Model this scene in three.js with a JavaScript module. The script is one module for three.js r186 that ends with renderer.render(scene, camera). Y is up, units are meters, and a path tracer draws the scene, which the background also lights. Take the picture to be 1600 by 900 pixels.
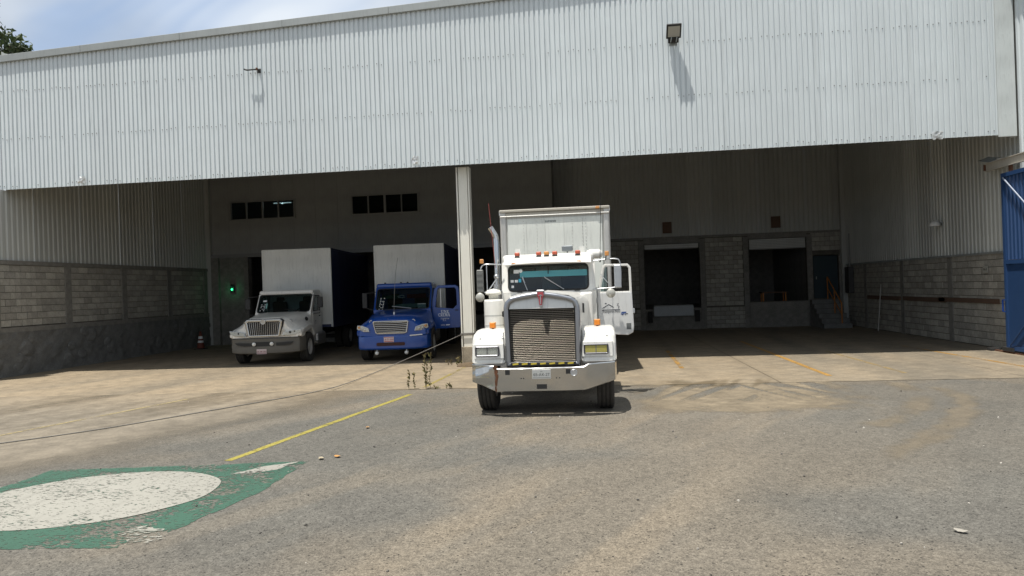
import * as THREE from 'three';
import { mergeGeometries, mergeVertices, toCreasedNormals } from 'three/addons/utils/BufferGeometryUtils.js';
import { RoundedBoxGeometry } from 'three/addons/geometries/RoundedBoxGeometry.js';

const rad = (d) => d * Math.PI / 180;
const scene = new THREE.Scene();
// ---------------------------------------------------------------- camera, sky, sun, exposure
const camera = new THREE.PerspectiveCamera(44.14, 16 / 9, 0.1, 2000);
camera.position.set(0, 2.1, 0);
camera.rotation.order = 'YXZ';
camera.rotation.set(0, rad(6.5), rad(-2.0));
const renderer = new THREE.WebGLRenderer({ antialias: true });
renderer.toneMapping = THREE.LinearToneMapping;
renderer.toneMappingExposure = 1.4;
renderer.shadowMap.enabled = true;
const SUN_DIR = new THREE.Vector3(-0.18, 1, 0.21).normalize();
const sun = new THREE.DirectionalLight(new THREE.Color().setRGB(1, 0.955, 0.88), 4.2);
sun.position.copy(SUN_DIR).multiplyScalar(80).add(new THREE.Vector3(-3, 0, -16));
sun.target.position.set(-3, 0, -16);
sun.castShadow = true;
sun.shadow.mapSize.set(4096, 4096);
Object.assign(sun.shadow.camera, { left: -40, right: 40, top: 40, bottom: -40, near: 1, far: 160 });
sun.shadow.radius = 1;
scene.add(sun, sun.target);

function rngOf(seed) { let a = seed >>> 0; return () => { a = (a + 0x6D2B79F5) | 0; let t = Math.imul(a ^ (a >>> 15), 1 | a); t = (t + Math.imul(t ^ (t >>> 7), 61 | t)) ^ t; return ((t ^ (t >>> 14)) >>> 0) / 4294967296; }; }
function hash(x, y, s) { let h = Math.imul(x, 374761393) ^ Math.imul(y, 668265263) ^ Math.imul(s, 2147483647 - 1640531527); h = Math.imul(h ^ (h >>> 13), 1274126177); return ((h ^ (h >>> 16)) >>> 0) / 4294967296; }
const sm = (t) => t * t * (3 - 2 * t);
const clamp = (v, a = 0, b = 1) => Math.min(b, Math.max(a, v));
const step = (a, b, v) => sm(clamp((v - a) / (b - a)));
const mix = (a, b, t) => a + (b - a) * t;
function vnoise(x, y, s = 1, per = 0) {
  const xi = Math.floor(x), yi = Math.floor(y), fx = sm(x - xi), fy = sm(y - yi);
  const w = per ? (v) => ((v % per) + per) % per : (v) => v;
  const a = hash(w(xi), w(yi), s), b = hash(w(xi + 1), w(yi), s), c = hash(w(xi), w(yi + 1), s), d = hash(w(xi + 1), w(yi + 1), s);
  return mix(mix(a, b, fx), mix(c, d, fx), fy);
}
function fbm(x, y, oct = 4, s = 1, per = 0) { let v = 0, a = 0.5, n = 0; for (let i = 0; i < oct; i++) { v += a * vnoise(x, y, s + i * 17, per); n += a; a *= 0.5; x *= 2; y *= 2; per *= 2; } return v / n; }

{ // partly cloudy noon sky: air and clouds only
  const W = 2048, H = 1024, d = new Float32Array(W * H * 4);
  for (let j = 0; j < H; j++) {
    const el = ((j + 0.5) / H - 0.5) * Math.PI, y = Math.sin(el), c = Math.cos(el);
    for (let i = 0; i < W; i++) {
      const ph = ((i + 0.5) / W - 0.5) * 2 * Math.PI, x = Math.cos(ph) * c, z = Math.sin(ph) * c, k = 4 * (j * W + i);
      let col;
      if (y < -0.02) col = [0.26, 0.245, 0.22];
      else {
        const t = Math.pow(clamp(1 - y), 2.2);
        const blue = [mix(0.17, 0.42, t), mix(0.31, 0.55, t), mix(0.60, 0.72, t)];
        const s = 1 / (y + 0.16), u = x * s * 1.1 + 3.1, v = z * s * 1.1 + 7.7;
        const wx = fbm(u * 0.9, v * 0.9, 3, 91) * 1.6, n = fbm(u * 0.8 + wx, v * 0.8 + wx * 0.7, 6, 5);
        const cover = step(0.33, 0.50, n), thick = fbm(u * 1.7 + 9, v * 1.7 + 4, 5, 33);
        const bright = mix(0.58, 0.84, step(0.3, 0.7, thick));
        col = blue.map((b, q) => mix(b, [0.93, 0.99, 1.05][q] * bright, cover * 0.9));
      }
      d[k] = col[0]; d[k + 1] = col[1]; d[k + 2] = col[2]; d[k + 3] = 1;
    }
  }
  const sky = new THREE.DataTexture(d, W, H, THREE.RGBAFormat, THREE.FloatType);
  sky.mapping = THREE.EquirectangularReflectionMapping; sky.magFilter = THREE.LinearFilter; sky.minFilter = THREE.LinearFilter; sky.needsUpdate = true;
  scene.background = sky; scene.environment = sky;
  scene.backgroundIntensity = 0.8; scene.environmentIntensity = 0.8;
}

// ---------------------------------------------------------------- textures
function tex(n, fn, srgb = true) {
  const d = new Uint8Array(n * n * 4);
  for (let j = 0; j < n; j++) for (let i = 0; i < n; i++) { const c = fn(i / n, j / n, i, j), k = 4 * (j * n + i); if (typeof c === 'number') { d[k] = d[k + 1] = d[k + 2] = clamp(c) * 255; } else { d[k] = clamp(c[0]) * 255; d[k + 1] = clamp(c[1]) * 255; d[k + 2] = clamp(c[2]) * 255; } d[k + 3] = 255; }
  const t = new THREE.DataTexture(d, n, n); t.wrapS = t.wrapT = THREE.RepeatWrapping; t.magFilter = THREE.LinearFilter; t.minFilter = THREE.LinearMipmapLinearFilter; t.generateMipmaps = true;
  if (srgb) t.colorSpace = THREE.SRGBColorSpace; t.needsUpdate = true; return t;
}
function rep(t, x, y = x) { const c = t.clone(); c.repeat.set(x, y); c.needsUpdate = true; return c; }
const speck = rngOf(77), spots = [];
for (let i = 0; i < 950; i++) spots.push([speck(), speck(), 0.0012 + 0.0045 * Math.pow(speck(), 3), speck() < 0.72 ? -1 : 1]);
const aggN = 1024, aggBuf = new Float32Array(aggN * aggN);
for (let j = 0; j < aggN; j++) for (let i = 0; i < aggN; i++) {
  const u = i / aggN, v = j / aggN;
  aggBuf[j * aggN + i] = 0.80 + 0.20 * (hash(i, j, 3) - 0.5) + 0.30 * (vnoise(u * 340, v * 340, 8, 340) - 0.5) + 0.22 * (vnoise(u * 128, v * 128, 9, 128) - 0.5) + 0.10 * (vnoise(u * 60, v * 60, 19, 60) - 0.5) + 0.14 * (fbm(u * 24, v * 24, 3, 4, 24) - 0.5);
}
for (const [u, v, r, s] of spots) { const R = Math.ceil(r * aggN); for (let b = -R; b <= R; b++) for (let a = -R; a <= R; a++) if (a * a + b * b * 1.6 < R * R) { const k = ((Math.floor(v * aggN) + b + aggN) % aggN) * aggN + ((Math.floor(u * aggN) + a + aggN) % aggN); aggBuf[k] = s < 0 ? aggBuf[k] * 0.45 : Math.min(1, aggBuf[k] * 1.22); } }
const T = {};
T.agg = tex(aggN, (u, v, i, j) => { const q = aggBuf[j * aggN + i]; return [q, q * 0.985, q * 0.955]; });
T.aggB = tex(aggN, (u, v, i, j) => aggBuf[j * aggN + i], false);
T.conc = tex(512, (u, v, i, j) => { const q = 0.86 + 0.10 * (hash(i, j, 5) - 0.5) + 0.16 * (fbm(u * 40, v * 40, 3, 6, 40) - 0.5) + 0.2 * (fbm(u * 6, v * 6, 4, 12, 6) - 0.5); return [q, q * 0.99, q * 0.97]; });
T.concB = tex(512, (u, v, i, j) => 0.5 + 0.4 * (hash(i, j, 15) - 0.5) + 0.7 * (fbm(u * 60, v * 60, 3, 16, 60) - 0.5), false);
T.streak = tex(512, (u, v, i, j) => { const s = fbm(u * 60, v * 2, 4, 21, 60), p = fbm(u * 4, v * 4, 5, 31, 4); const q = 0.95 - 0.07 * step(0.45, 0.9, s) * step(0.3, 0.75, p) + 0.04 * (p - 0.5) + 0.02 * (hash(i, j, 6) - 0.5); return [q, q * 0.997, q * 0.985]; });
T.grime = tex(512, (u, v, i, j) => { const p = fbm(u * 3, v * 3, 6, 51, 3), w = fbm(u * 40, v * 5, 3, 55, 40), q = 0.96 + 0.07 * (p - 0.5) - 0.05 * step(0.5, 0.9, w) - 0.02 * hash(i, j, 8); return [q, q * 0.992, q * 0.975]; });
T.rough = tex(256, (u, v, i, j) => 0.62 + 0.5 * (fbm(u * 9, v * 9, 4, 61, 9) - 0.5) + 0.06 * (hash(i, j, 2) - 0.5), false);
T.rust = tex(256, (u, v, i, j) => { const p = fbm(u * 14, v * 14, 4, 71, 14); return [mix(0.26, 0.46, p), mix(0.17, 0.30, p), mix(0.11, 0.21, p)]; });
T.wear = tex(1024, (u, v, i, j) => { // paint coverage: chips and scuffed-through streaks
  const crack = fbm(u * 90, v * 260, 3, 81, 90), a = fbm(u * 10, v * 10, 4, 85, 10); const th = mix(0.27, 0.38, step(0.4, 0.7, a)); return 0.98 * step(th - 0.05, th + 0.05, crack);
}, false);
T.wear2 = tex(768, (u, v) => { const crack = fbm(u * 90, v * 150, 3, 181, 90), a = fbm(u * 7, v * 7, 4, 185, 7); const th = mix(0.28, 0.62, step(0.38, 0.7, a)); return 0.86 * step(th - 0.16, th + 0.14, crack); }, false);

function mat(r, g, b, o = {}) { const { phys, ...rest } = o; const M = phys || o.transmission || o.clearcoat ? THREE.MeshPhysicalMaterial : THREE.MeshStandardMaterial; return new M({ color: new THREE.Color().setRGB(r, g, b), roughness: 0.7, metalness: 0, ...rest }); }
const M = {
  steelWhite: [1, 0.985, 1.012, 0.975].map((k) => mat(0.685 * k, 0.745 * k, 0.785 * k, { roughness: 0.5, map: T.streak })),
  steelShaded: [1, 0.94, 1.06, 1.25].map((k) => mat(0.50 * k, 0.515 * k, 0.50 * k, { roughness: 0.6, map: T.streak })),  // whitish inner sheeting toned below the facade steel, bay shade put into the colour
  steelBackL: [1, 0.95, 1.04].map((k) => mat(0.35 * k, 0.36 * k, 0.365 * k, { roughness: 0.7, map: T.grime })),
  flash: mat(0.62, 0.67, 0.69, { roughness: 0.5, map: T.grime }),
  galv: mat(0.36, 0.39, 0.40, { roughness: 0.55, metalness: 0.25, map: T.grime }),
  block: [1, 0.88, 1.1, 0.95, 1.2].map((k) => mat(0.45 * k, 0.44 * k, 0.405 * k, { roughness: 0.95, map: T.conc, bumpMap: T.concB, bumpScale: 0.004 })),
  mortar: mat(0.15, 0.14, 0.12, { roughness: 1, map: T.conc, bumpMap: T.concB, bumpScale: 0.005 }),
  concPost: mat(0.28, 0.275, 0.26, { roughness: 0.95, map: T.conc, bumpMap: T.concB, bumpScale: 0.004 }),
  plaster: mat(0.22, 0.225, 0.225, { roughness: 1, map: T.conc, bumpMap: T.concB, bumpScale: 0.008 }),
  dark: mat(0.03, 0.03, 0.03, { roughness: 0.9 }),
  roomWall: mat(0.24, 0.24, 0.23, { roughness: 1, map: T.conc }),
  paintWhite: mat(0.80, 0.80, 0.78, { roughness: 0.35, clearcoat: 0.5, clearcoatRoughness: 0.15, map: T.grime }),
  paintGrey: mat(0.50, 0.51, 0.50, { roughness: 0.35, clearcoat: 0.4, clearcoatRoughness: 0.2, map: T.grime }),
  boxWhite: mat(0.72, 0.74, 0.73, { roughness: 0.5, map: T.grime }),
  boxAlu: mat(0.60, 0.60, 0.59, { roughness: 0.42, metalness: 0.5, map: T.grime }),
  boxBlue: mat(0.018, 0.025, 0.075, { roughness: 0.45 }),
  paintBlue: mat(0.004, 0.058, 0.30, { roughness: 0.3, clearcoat: 0.7, clearcoatRoughness: 0.1 }),
  bumperGrey: mat(0.115, 0.11, 0.098, { roughness: 0.6, map: T.grime }),
  chrome: mat(0.56, 0.56, 0.55, { roughness: 0.18, metalness: 1, roughnessMap: rep(T.rough, 1) }),
  chromeDull: mat(0.55, 0.56, 0.57, { roughness: 0.35, metalness: 1 }),
  alu: mat(0.62, 0.63, 0.64, { roughness: 0.4, metalness: 0.85, map: T.grime }),
  rubber: mat(0.022, 0.021, 0.02, { roughness: 0.85 }),
  tyre: mat(0.055, 0.052, 0.048, { roughness: 0.9, map: T.conc }),
  rim: mat(0.5, 0.5, 0.49, { roughness: 0.45, metalness: 0.2, map: T.grime }),
  chassis: mat(0.03, 0.03, 0.03, { roughness: 0.7 }),
  seat: mat(0.05, 0.048, 0.045, { roughness: 0.9 }),
  glass: mat(0.48, 0.56, 0.57, { roughness: 0.02, transmission: 1, thickness: 0, ior: 1.5, phys: true }),
  winGlass: mat(0.35, 0.40, 0.42, { roughness: 0.03, transmission: 1, thickness: 0, phys: true }),
  lens: mat(0.92, 0.93, 0.9, { roughness: 0.06, transmission: 0.85, thickness: 0, phys: true }),
  lensYellow: mat(0.62, 0.56, 0.16, { roughness: 0.25, transmission: 0.4, thickness: 0, phys: true }),
  amber: mat(0.70, 0.22, 0.02, { roughness: 0.25, clearcoat: 0.6 }),
  amberDull: mat(0.55, 0.24, 0.06, { roughness: 0.4, clearcoat: 0.3 }),
  redLens: mat(0.45, 0.08, 0.03, { roughness: 0.3, clearcoat: 0.5 }),
  badgeRed: mat(0.36, 0.05, 0.06, { roughness: 0.35, clearcoat: 0.6 }),
  mirror: mat(0.85, 0.86, 0.87, { roughness: 0.03, metalness: 1 }),
  teal: mat(0.10, 0.38, 0.44, { roughness: 0.5 }),
  stickerW: mat(0.72, 0.74, 0.74, { roughness: 0.6 }),
  stickerB: mat(0.05, 0.42, 0.60, { roughness: 0.6 }),
  paper: mat(0.62, 0.64, 0.62, { roughness: 0.9 }),
  yellow: mat(0.62, 0.48, 0.06, { roughness: 0.8 }),
  black: mat(0.012, 0.012, 0.012, { roughness: 0.6 }),
  rust: mat(1, 1, 1, { roughness: 0.95, map: T.rust }),
  brown: mat(0.13, 0.08, 0.055, { roughness: 0.9, map: T.grime }),
  gateBlue: [1, 0.93, 1.07].map((k) => mat(0.022 * k, 0.065 * k, 0.18 * k, { roughness: 0.5, map: T.streak })),
  rail: mat(0.52, 0.50, 0.45, { roughness: 0.6, map: T.grime }),
  column: mat(0.82, 0.81, 0.75, { roughness: 0.6, map: T.streak }),
  orange: mat(0.50, 0.19, 0.03, { roughness: 0.6, map: T.grime }),
  shutter: mat(0.58, 0.60, 0.60, { roughness: 0.5, map: T.grime }),
  plate: mat(0.42, 0.46, 0.50, { roughness: 0.6, map: T.grime }),
  frameGrey: mat(0.25, 0.25, 0.245, { roughness: 0.5, metalness: 0.3 }),
  rope: mat(0.17, 0.16, 0.145, { roughness: 0.9 }),
  cone: mat(0.15, 0.035, 0.02, { roughness: 0.7 }),
};
for (const m of [...M.steelWhite, ...M.steelShaded]) m.side = THREE.DoubleSide;

// ---------------------------------------------------------------- geometry helpers
function clean(g) { g = g.index ? g.toNonIndexed() : g; const o = new THREE.BufferGeometry(); o.setAttribute('position', g.attributes.position); if (!g.attributes.normal) g.computeVertexNormals(); o.setAttribute('normal', g.attributes.normal); o.setAttribute('uv', g.attributes.uv || new THREE.BufferAttribute(new Float32Array(g.attributes.position.count * 2), 2)); return o; }
function uvm(g, s = 1, ou = 0, ov = 0) { const p = g.attributes.position, n = g.attributes.normal, uv = new Float32Array(p.count * 2); for (let i = 0; i < p.count; i++) { const ax = Math.abs(n.getX(i)), ay = Math.abs(n.getY(i)), az = Math.abs(n.getZ(i)); let u, v; if (ax >= ay && ax >= az) { u = p.getZ(i); v = p.getY(i); } else if (ay >= az) { u = p.getX(i); v = p.getZ(i); } else { u = p.getX(i); v = p.getY(i); } uv[2 * i] = u * s + ou; uv[2 * i + 1] = v * s + ov; } g.setAttribute('uv', new THREE.BufferAttribute(uv, 2)); return g; }
function xf(g, x = 0, y = 0, z = 0, rx = 0, ry = 0, rz = 0) { if (rx) g.rotateX(rx); if (ry) g.rotateY(ry); if (rz) g.rotateZ(rz); return g.translate(x, y, z); }
const bx = (w, h, d, x, y, z, rx, ry, rz) => xf(new THREE.BoxGeometry(w, h, d), x, y, z, rx, ry, rz);
const rb = (w, h, d, r, x, y, z, rx, ry, rz) => xf(new RoundedBoxGeometry(w, h, d, 2, Math.min(r, w / 2.05, h / 2.05, d / 2.05)), x, y, z, rx, ry, rz);
const cy = (r0, r1, h, x, y, z, rx, ry, rz, n = 18) => xf(new THREE.CylinderGeometry(r0, r1, h, n), x, y, z, rx, ry, rz);
const sp = (r, x, y, z, n = 14) => xf(new THREE.SphereGeometry(r, n, Math.max(6, n / 2 | 0)), x, y, z);
const v3 = (a) => new THREE.Vector3(...a);
function pipe(a, b, r, n = 8) { a = v3(a); b = v3(b); const d = b.clone().sub(a), g = new THREE.CylinderGeometry(r, r, d.length(), n); g.applyQuaternion(new THREE.Quaternion().setFromUnitVectors(new THREE.Vector3(0, 1, 0), d.clone().normalize())); const m = a.add(b).multiplyScalar(0.5); return g.translate(m.x, m.y, m.z); }
const tube = (pts, r, seg = 24, n = 8, closed = false, tens = 0.5) => new THREE.TubeGeometry(new THREE.CatmullRomCurve3(pts.map(v3), closed, 'catmullrom', tens), seg, r, n, closed);
function rr(x0, y0, x1, y1, r, n = 4) { const o = []; for (const [cx, cy_, a] of [[x1 - r, y0 + r, -90], [x1 - r, y1 - r, 0], [x0 + r, y1 - r, 90], [x0 + r, y0 + r, 180]]) for (let i = 0; i <= n; i++) { const t = rad(a + 90 * i / n); o.push([cx + r * Math.cos(t), cy_ + r * Math.sin(t)]); } return o; }
function ext(pts, d, bev = 0, holes = [], segs = 2) { const s = new THREE.Shape(pts.map((p) => new THREE.Vector2(...p))); for (const h of holes) s.holes.push(new THREE.Path(h.map((p) => new THREE.Vector2(...p)))); return new THREE.ExtrudeGeometry(s, { depth: Math.max(1e-3, d - 2 * bev), bevelEnabled: bev > 0, bevelSize: bev, bevelThickness: bev, bevelOffset: -bev, bevelSegments: segs, curveSegments: 8 }).translate(0, 0, bev); }
const SIDE = new THREE.Matrix4().makeBasis(new THREE.Vector3(0, 0, 1), new THREE.Vector3(0, 1, 0), new THREE.Vector3(-1, 0, 0));
const side = (pts, d, xc, bev = 0, holes = [], segs = 3) => ext(pts, d, bev, holes, segs).applyMatrix4(SIDE).translate(xc + d / 2, 0, 0);   // pts are (z, y); thickness d along x about xc
function loft(secs, crease = 0.7, closed = false) { const pos = [], n = secs[0].length; for (let i = 0; i + 1 < secs.length; i++) for (let j = 0; j + (closed ? 0 : 1) < n; j++) { const a = secs[i][j], b = secs[i][(j + 1) % n], c = secs[i + 1][(j + 1) % n], d = secs[i + 1][j]; pos.push(...a, ...b, ...c, ...a, ...c, ...d); } let g = new THREE.BufferGeometry(); g.setAttribute('position', new THREE.Float32BufferAttribute(pos, 3)); g.computeVertexNormals(); g = toCreasedNormals(mergeVertices(g, 1e-4), crease); return g; }
const lathe = (pts, n = 32) => new THREE.LatheGeometry(pts.map((p) => new THREE.Vector2(...p)), n);
const taken = {};
function numbered(n) { const k = taken[n] = (taken[n] ?? -1) + 1; return k ? `${n}_${String(k).padStart(3, '0')}` : n; }
function mesh(name, g, m, parent, uvs = 1, keepUV = false) { if (Array.isArray(g)) g = g.length > 1 ? mergeGeometries(g.map(clean)) : clean(g[0]); else g = clean(g); if (!keepUV) uvm(g, uvs); const o = new THREE.Mesh(g, m); o.name = parent ? name : numbered(name); o.castShadow = o.receiveShadow = true; (parent || scene).add(o); return o; }
const P = mesh;
function share(name, g, m, parent, x = 0, y = 0, z = 0) { const o = new THREE.Mesh(g, m); o.name = name; o.castShadow = o.receiveShadow = true; o.position.set(x, y, z); parent.add(o); return o; }
function tag(o, label, category, group, kind) { Object.assign(o.userData, { label, category }); if (group) o.userData.group = group; if (kind) o.userData.kind = kind; return o; }
function thing(name, label, category, [x, y, z] = [0, 0, 0], turn = 0, group) { const o = new THREE.Group(); o.name = numbered(name); o.position.set(x, y, z); o.rotation.y = turn; scene.add(o); return tag(o, label, category, group); }
function stuffPart(o) { o.userData.kind = 'stuff'; return o; }
function struct(o, label, category) { o.userData.kind = 'structure'; if (label) { o.userData.label = label; o.userData.category = category; } return o; }
function textTex(w, h, draw) { const c = document.createElement('canvas'); c.width = w; c.height = h; const x = c.getContext('2d'); draw(x, w, h); const t = new THREE.CanvasTexture(c); t.colorSpace = THREE.SRGBColorSpace; return t; }
function decal(name, w, h, draw, parent, x, y, z, px = 512, rough = 0.5) { const m = new THREE.MeshStandardMaterial({ map: textTex(px, Math.round(px * h / w), draw), transparent: true, roughness: rough }); const g = new THREE.PlaneGeometry(w, h).translate(x, y, z); return mesh(name, g, m, parent, 1, true); }

// ---------------------------------------------------------------- ground
const JOINT = -14.85;
function streaks(x, z) { const u = x * 0.958 + z * 0.287, v = z * 0.958 - x * 0.287; return fbm(u * 1.5, v * 0.16, 5, 221); }   // dust drawn out along the way the trucks drive in
function dirtRight(x, z) { // spilled dry earth dragged over the joint by tyres
  const e = fbm(x * 1.7, z * 1.7, 4, 201) - 0.5, f = fbm(x * 7, z * 7, 3, 203) - 0.5, r = z - JOINT;
  if (r > 0) { const st = x < 2.9 ? vnoise((x + 0.55 * r) * 8, r * 0.7, 207) : vnoise((x - 0.35 * r) * 8, r * 0.7, 209); const m = step(0.6, 1.7, x + e * 1.3 + 0.1 * r) * step(4.9, 4.1, x + e * 1.2 + 0.12 * r) * step(3.3, 2.7, r + e * 1.0 + f * 0.5); return m * clamp(0.86 + 0.5 * f - 0.95 * step(0.5, 0.72, st) * step(2.7, 0.9, r)); }
  return step(-0.2, 1.2, x + e) * step(6.2, 4.0, x + e) * clamp(0.75 + 0.5 * e + 0.4 * f);
}
function stain(x, z) { const e = fbm(x * 3, z * 5, 4, 241) - 0.5, st = vnoise((x + 0.3 * (z - JOINT)) * 9, z * 0.8, 243); let v = step(0.75, 0.2, Math.abs(x - 1.95) + e) * step(0.55, 0.1, Math.abs(z + 14.95) + e * 0.9); v = Math.max(v, 0.75 * step(1.9, 1.2, Math.abs(x - 2.9)) * step(0.9, 0.2, Math.abs(z + 15.0) + e * 0.6) * step(0.56, 0.72, st)); return clamp(v * 0.5); }
const TRACKS = [[[3.3, -8.7], [4.02, -9.41], [4.96, -10.59], [5.6, -11.57], [6.09, -12.77], [6.17, -13.73]], [[3.9, -10.5], [4.31, -10.88], [4.93, -11.63], [5.41, -12.5], [5.71, -13.55], [5.7, -14.5]]];
function arcDust(x, z) { let v = 0; for (const t of TRACKS) { let m = 9; for (let i = 0; i + 1 < t.length; i++) { const [ax, az] = t[i], [bx_, bz] = t[i + 1], dx = bx_ - ax, dz = bz - az, q = clamp(((x - ax) * dx + (z - az) * dz) / (dx * dx + dz * dz)); m = Math.min(m, Math.hypot(x - ax - dx * q, z - az - dz * q)); } v = Math.max(v, step(0.27, 0.06, m + 0.3 * (fbm(x * 3, z * 3, 3, 231) - 0.5))); } return v * step(0.25, 0.6, fbm(x * 1.3, z * 1.3, 3, 233)); }
function asphaltCol(x, z) {
  const n1 = fbm(x * 0.33 + 5, z * 0.33, 4, 101), n2 = fbm(x * 1.4, z * 1.4, 4, 103), n3 = fbm((x + z * 0.55) * 2.3, (z - x * 0.5) * 0.35, 4, 107), sk = streaks(x, z);
  const k = 1 + 0.24 * (n1 - 0.5) + 0.24 * (n2 - 0.5) + 0.16 * (n3 - 0.5);
  const grey = step(1.5, 5, x - (z + 9) * 0.5);
  let d = mix(0.5, 0.22, grey) * step(0.34, 0.68, fbm(x * 0.45 + 20, z * 0.45, 5, 109)) + 0.34 * step(0.46, 0.72, n3) * step(0.35, 0.6, n1);
  d = Math.max(d, step(-14.1, -14.8, z + 1.4 * (n2 - 0.5) + 0.7 * (n3 - 0.5)) * 0.6);
  const t = stain(x, z); d = clamp(d);
  return [mix(0.172, 0.272, d) * k * (1 - t), mix(0.167, 0.232, d) * k * (1 - 1.06 * t), mix(0.153, 0.180, d) * k * (1 - 1.2 * t)];
}
function driftCol(x, z) { // dust drift on the lorry route beside the stone plinth wall
  const n2 = fbm(x * 1.4, z * 1.4, 4, 103), n3 = fbm((x + z * 0.55) * 2.3, (z - x * 0.5) * 0.35, 4, 107), sk = streaks(x, z), f = fbm(x * 9, z * 9, 3, 119);
  const line = x - (-4.2 + (z + 14.5) * -0.42) + 1.5 * (fbm(x * 0.4, z * 0.4, 3, 111) - 0.5) + 0.6 * (n3 - 0.5) + 0.5 * (f - 0.5);
  const k = 1 + 0.2 * (n2 - 0.5) + 0.75 * (sk - 0.5), near = step(-11.5, -14.8, z + 2.5 * (sk - 0.5));
  return [mix(0.258, 0.305, near) * k, mix(0.226, 0.252, near) * k, mix(0.180, 0.182, near) * k, 0.94 * step(0.5, -1.9, line) * clamp(0.85 + 0.9 * (sk - 0.45) + 0.5 * (f - 0.5)) * step(-5.6, -7.6, z + 2.2 * (n2 - 0.5))];
}
function spillCol(x, z) { // dry earth dragged onto the asphalt by tyres
  const n2 = fbm(x * 2.4, z * 2.4, 4, 123), k = 1 + 0.3 * (n2 - 0.5), t = stain(x, z);
  return [0.315 * k * (1 - t), 0.262 * k * (1 - 1.06 * t), 0.188 * k * (1 - 1.2 * t), Math.max(0.92 * dirtRight(x, z), 0.45 * arcDust(x, z) * clamp(0.5 + n2))];
}
function slabCol(x, z) {
  const n1 = fbm(x * 0.3 + 3, z * 0.3, 4, 301), n2 = fbm(x * 1.2, z * 1.2, 4, 303), sk = streaks(x, z), n3 = fbm((x + z * 0.1) * 1.6, z * 0.3, 4, 307);
  const k = 1 + 0.18 * (n1 - 0.5) + 0.16 * (n2 - 0.5), left = step(1.5, -4, x), st = mix(n3, sk, left);
  const d = clamp(mix(0.45, 0.8, left) + 1.1 * (st - 0.5) + 0.3 * (n1 - 0.5)), e = Math.max(d, dirtRight(x, z)), t = stain(x, z), w = k * (1 + 0.36 * (st - 0.5));
  return [mix(0.245, 0.318, e) * w * (1 - t), mix(0.215, 0.258, e) * w * (1 - 1.06 * t), mix(0.168, 0.180, e) * w * (1 - 1.2 * t)];
}
function axis(pairs) { const o = []; for (const [a, b, n] of pairs) for (let i = 0; i < n; i++) o.push(a + (b - a) * i / n); o.push(pairs[pairs.length - 1][1]); return o; }
function sheet(xs, zs, y, col, uvScale) {
  const nx = xs.length, nz = zs.length, pos = new Float32Array(nx * nz * 3), cs = col(xs[0], zs[0]).length, c = new Float32Array(nx * nz * cs), uv = new Float32Array(nx * nz * 2), nor = new Float32Array(nx * nz * 3), idx = [];
  for (let j = 0; j < nz; j++) for (let i = 0; i < nx; i++) { const k = j * nx + i, q = col(xs[i], zs[j]); pos.set([xs[i], y, zs[j]], 3 * k); c.set(q, cs * k); nor.set([0, 1, 0], 3 * k); uv.set([xs[i] * uvScale, zs[j] * uvScale], 2 * k); if (i + 1 < nx && j + 1 < nz) idx.push(k, k + nx, k + 1, k + 1, k + nx, k + nx + 1); }
  const g = new THREE.BufferGeometry(); g.setAttribute('position', new THREE.BufferAttribute(pos, 3)); g.setAttribute('normal', new THREE.BufferAttribute(nor, 3)); g.setAttribute('uv', new THREE.BufferAttribute(uv, 2)); g.setAttribute('color', new THREE.BufferAttribute(c, cs)); g.setIndex(idx); return g;
}
function add(name, g, m, parent) { const o = new THREE.Mesh(g, m); o.name = parent ? name : numbered(name); o.receiveShadow = o.castShadow = true; (parent || scene).add(o); return o; }
{
  struct(add('ground', new THREE.PlaneGeometry(1200, 1200).rotateX(-Math.PI / 2).translate(0, -0.12, 0), mat(0.14, 0.12, 0.08, { roughness: 1 })), 'bare earth under and around the yard', 'ground');
  const asphalt = mat(1, 1, 1, { roughness: 0.95, vertexColors: true, map: T.agg, bumpMap: T.aggB, bumpScale: 0.004 });
  struct(add('asphalt_yard', sheet(axis([[-200, -21, 12], [-21, -8, 130], [-8, 8, 200], [8, 13, 50], [13, 200, 12]]), axis([[JOINT, -8, 90], [-8, -3, 84], [-3, 4, 14], [4, 120, 10]]), 0, asphaltCol, 1 / 1.7), asphalt), 'dusty grey asphalt yard in front of the warehouse', 'asphalt');
  const slabM = mat(1, 1, 1, { roughness: 0.92, vertexColors: true, map: T.conc, bumpMap: T.concB, bumpScale: 0.003 });
  const apron = struct(new THREE.Group(), 'tan concrete slab floor running from the yard into the loading bay', 'floor'); apron.name = 'concrete_floor'; scene.add(apron);
  add('joint_filler', new THREE.PlaneGeometry(34, 18.6).rotateX(-Math.PI / 2).translate(-3.1, -0.03, JOINT - 9.31), mat(0.07, 0.055, 0.04, { roughness: 1 }), apron);
  const zb = [JOINT - 0.02, -19.5, -24, -28.5, -33.4], xb = [-19.8, -15.1, -10.4, -5.7, -0.9, 3.7, 8.4, 13.6];
  for (let j = 0; j + 1 < zb.length; j++) for (let i = 0; i + 1 < xb.length; i++) { const gp = 0.007, near = j < 1 ? 0.08 : 0.16, x0 = xb[i] + gp, x1 = xb[i + 1] - gp, z1 = j ? zb[j] - gp : i < 3 ? JOINT : zb[j], z0 = zb[j + 1] + gp; add('slab', sheet(axis([[x0, x1, Math.round((x1 - x0) / near)]]), axis([[z0, z1, Math.round((z1 - z0) / near)]]), 0.004, slabCol, 1 / 1.3), slabM, apron); }
}
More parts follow.
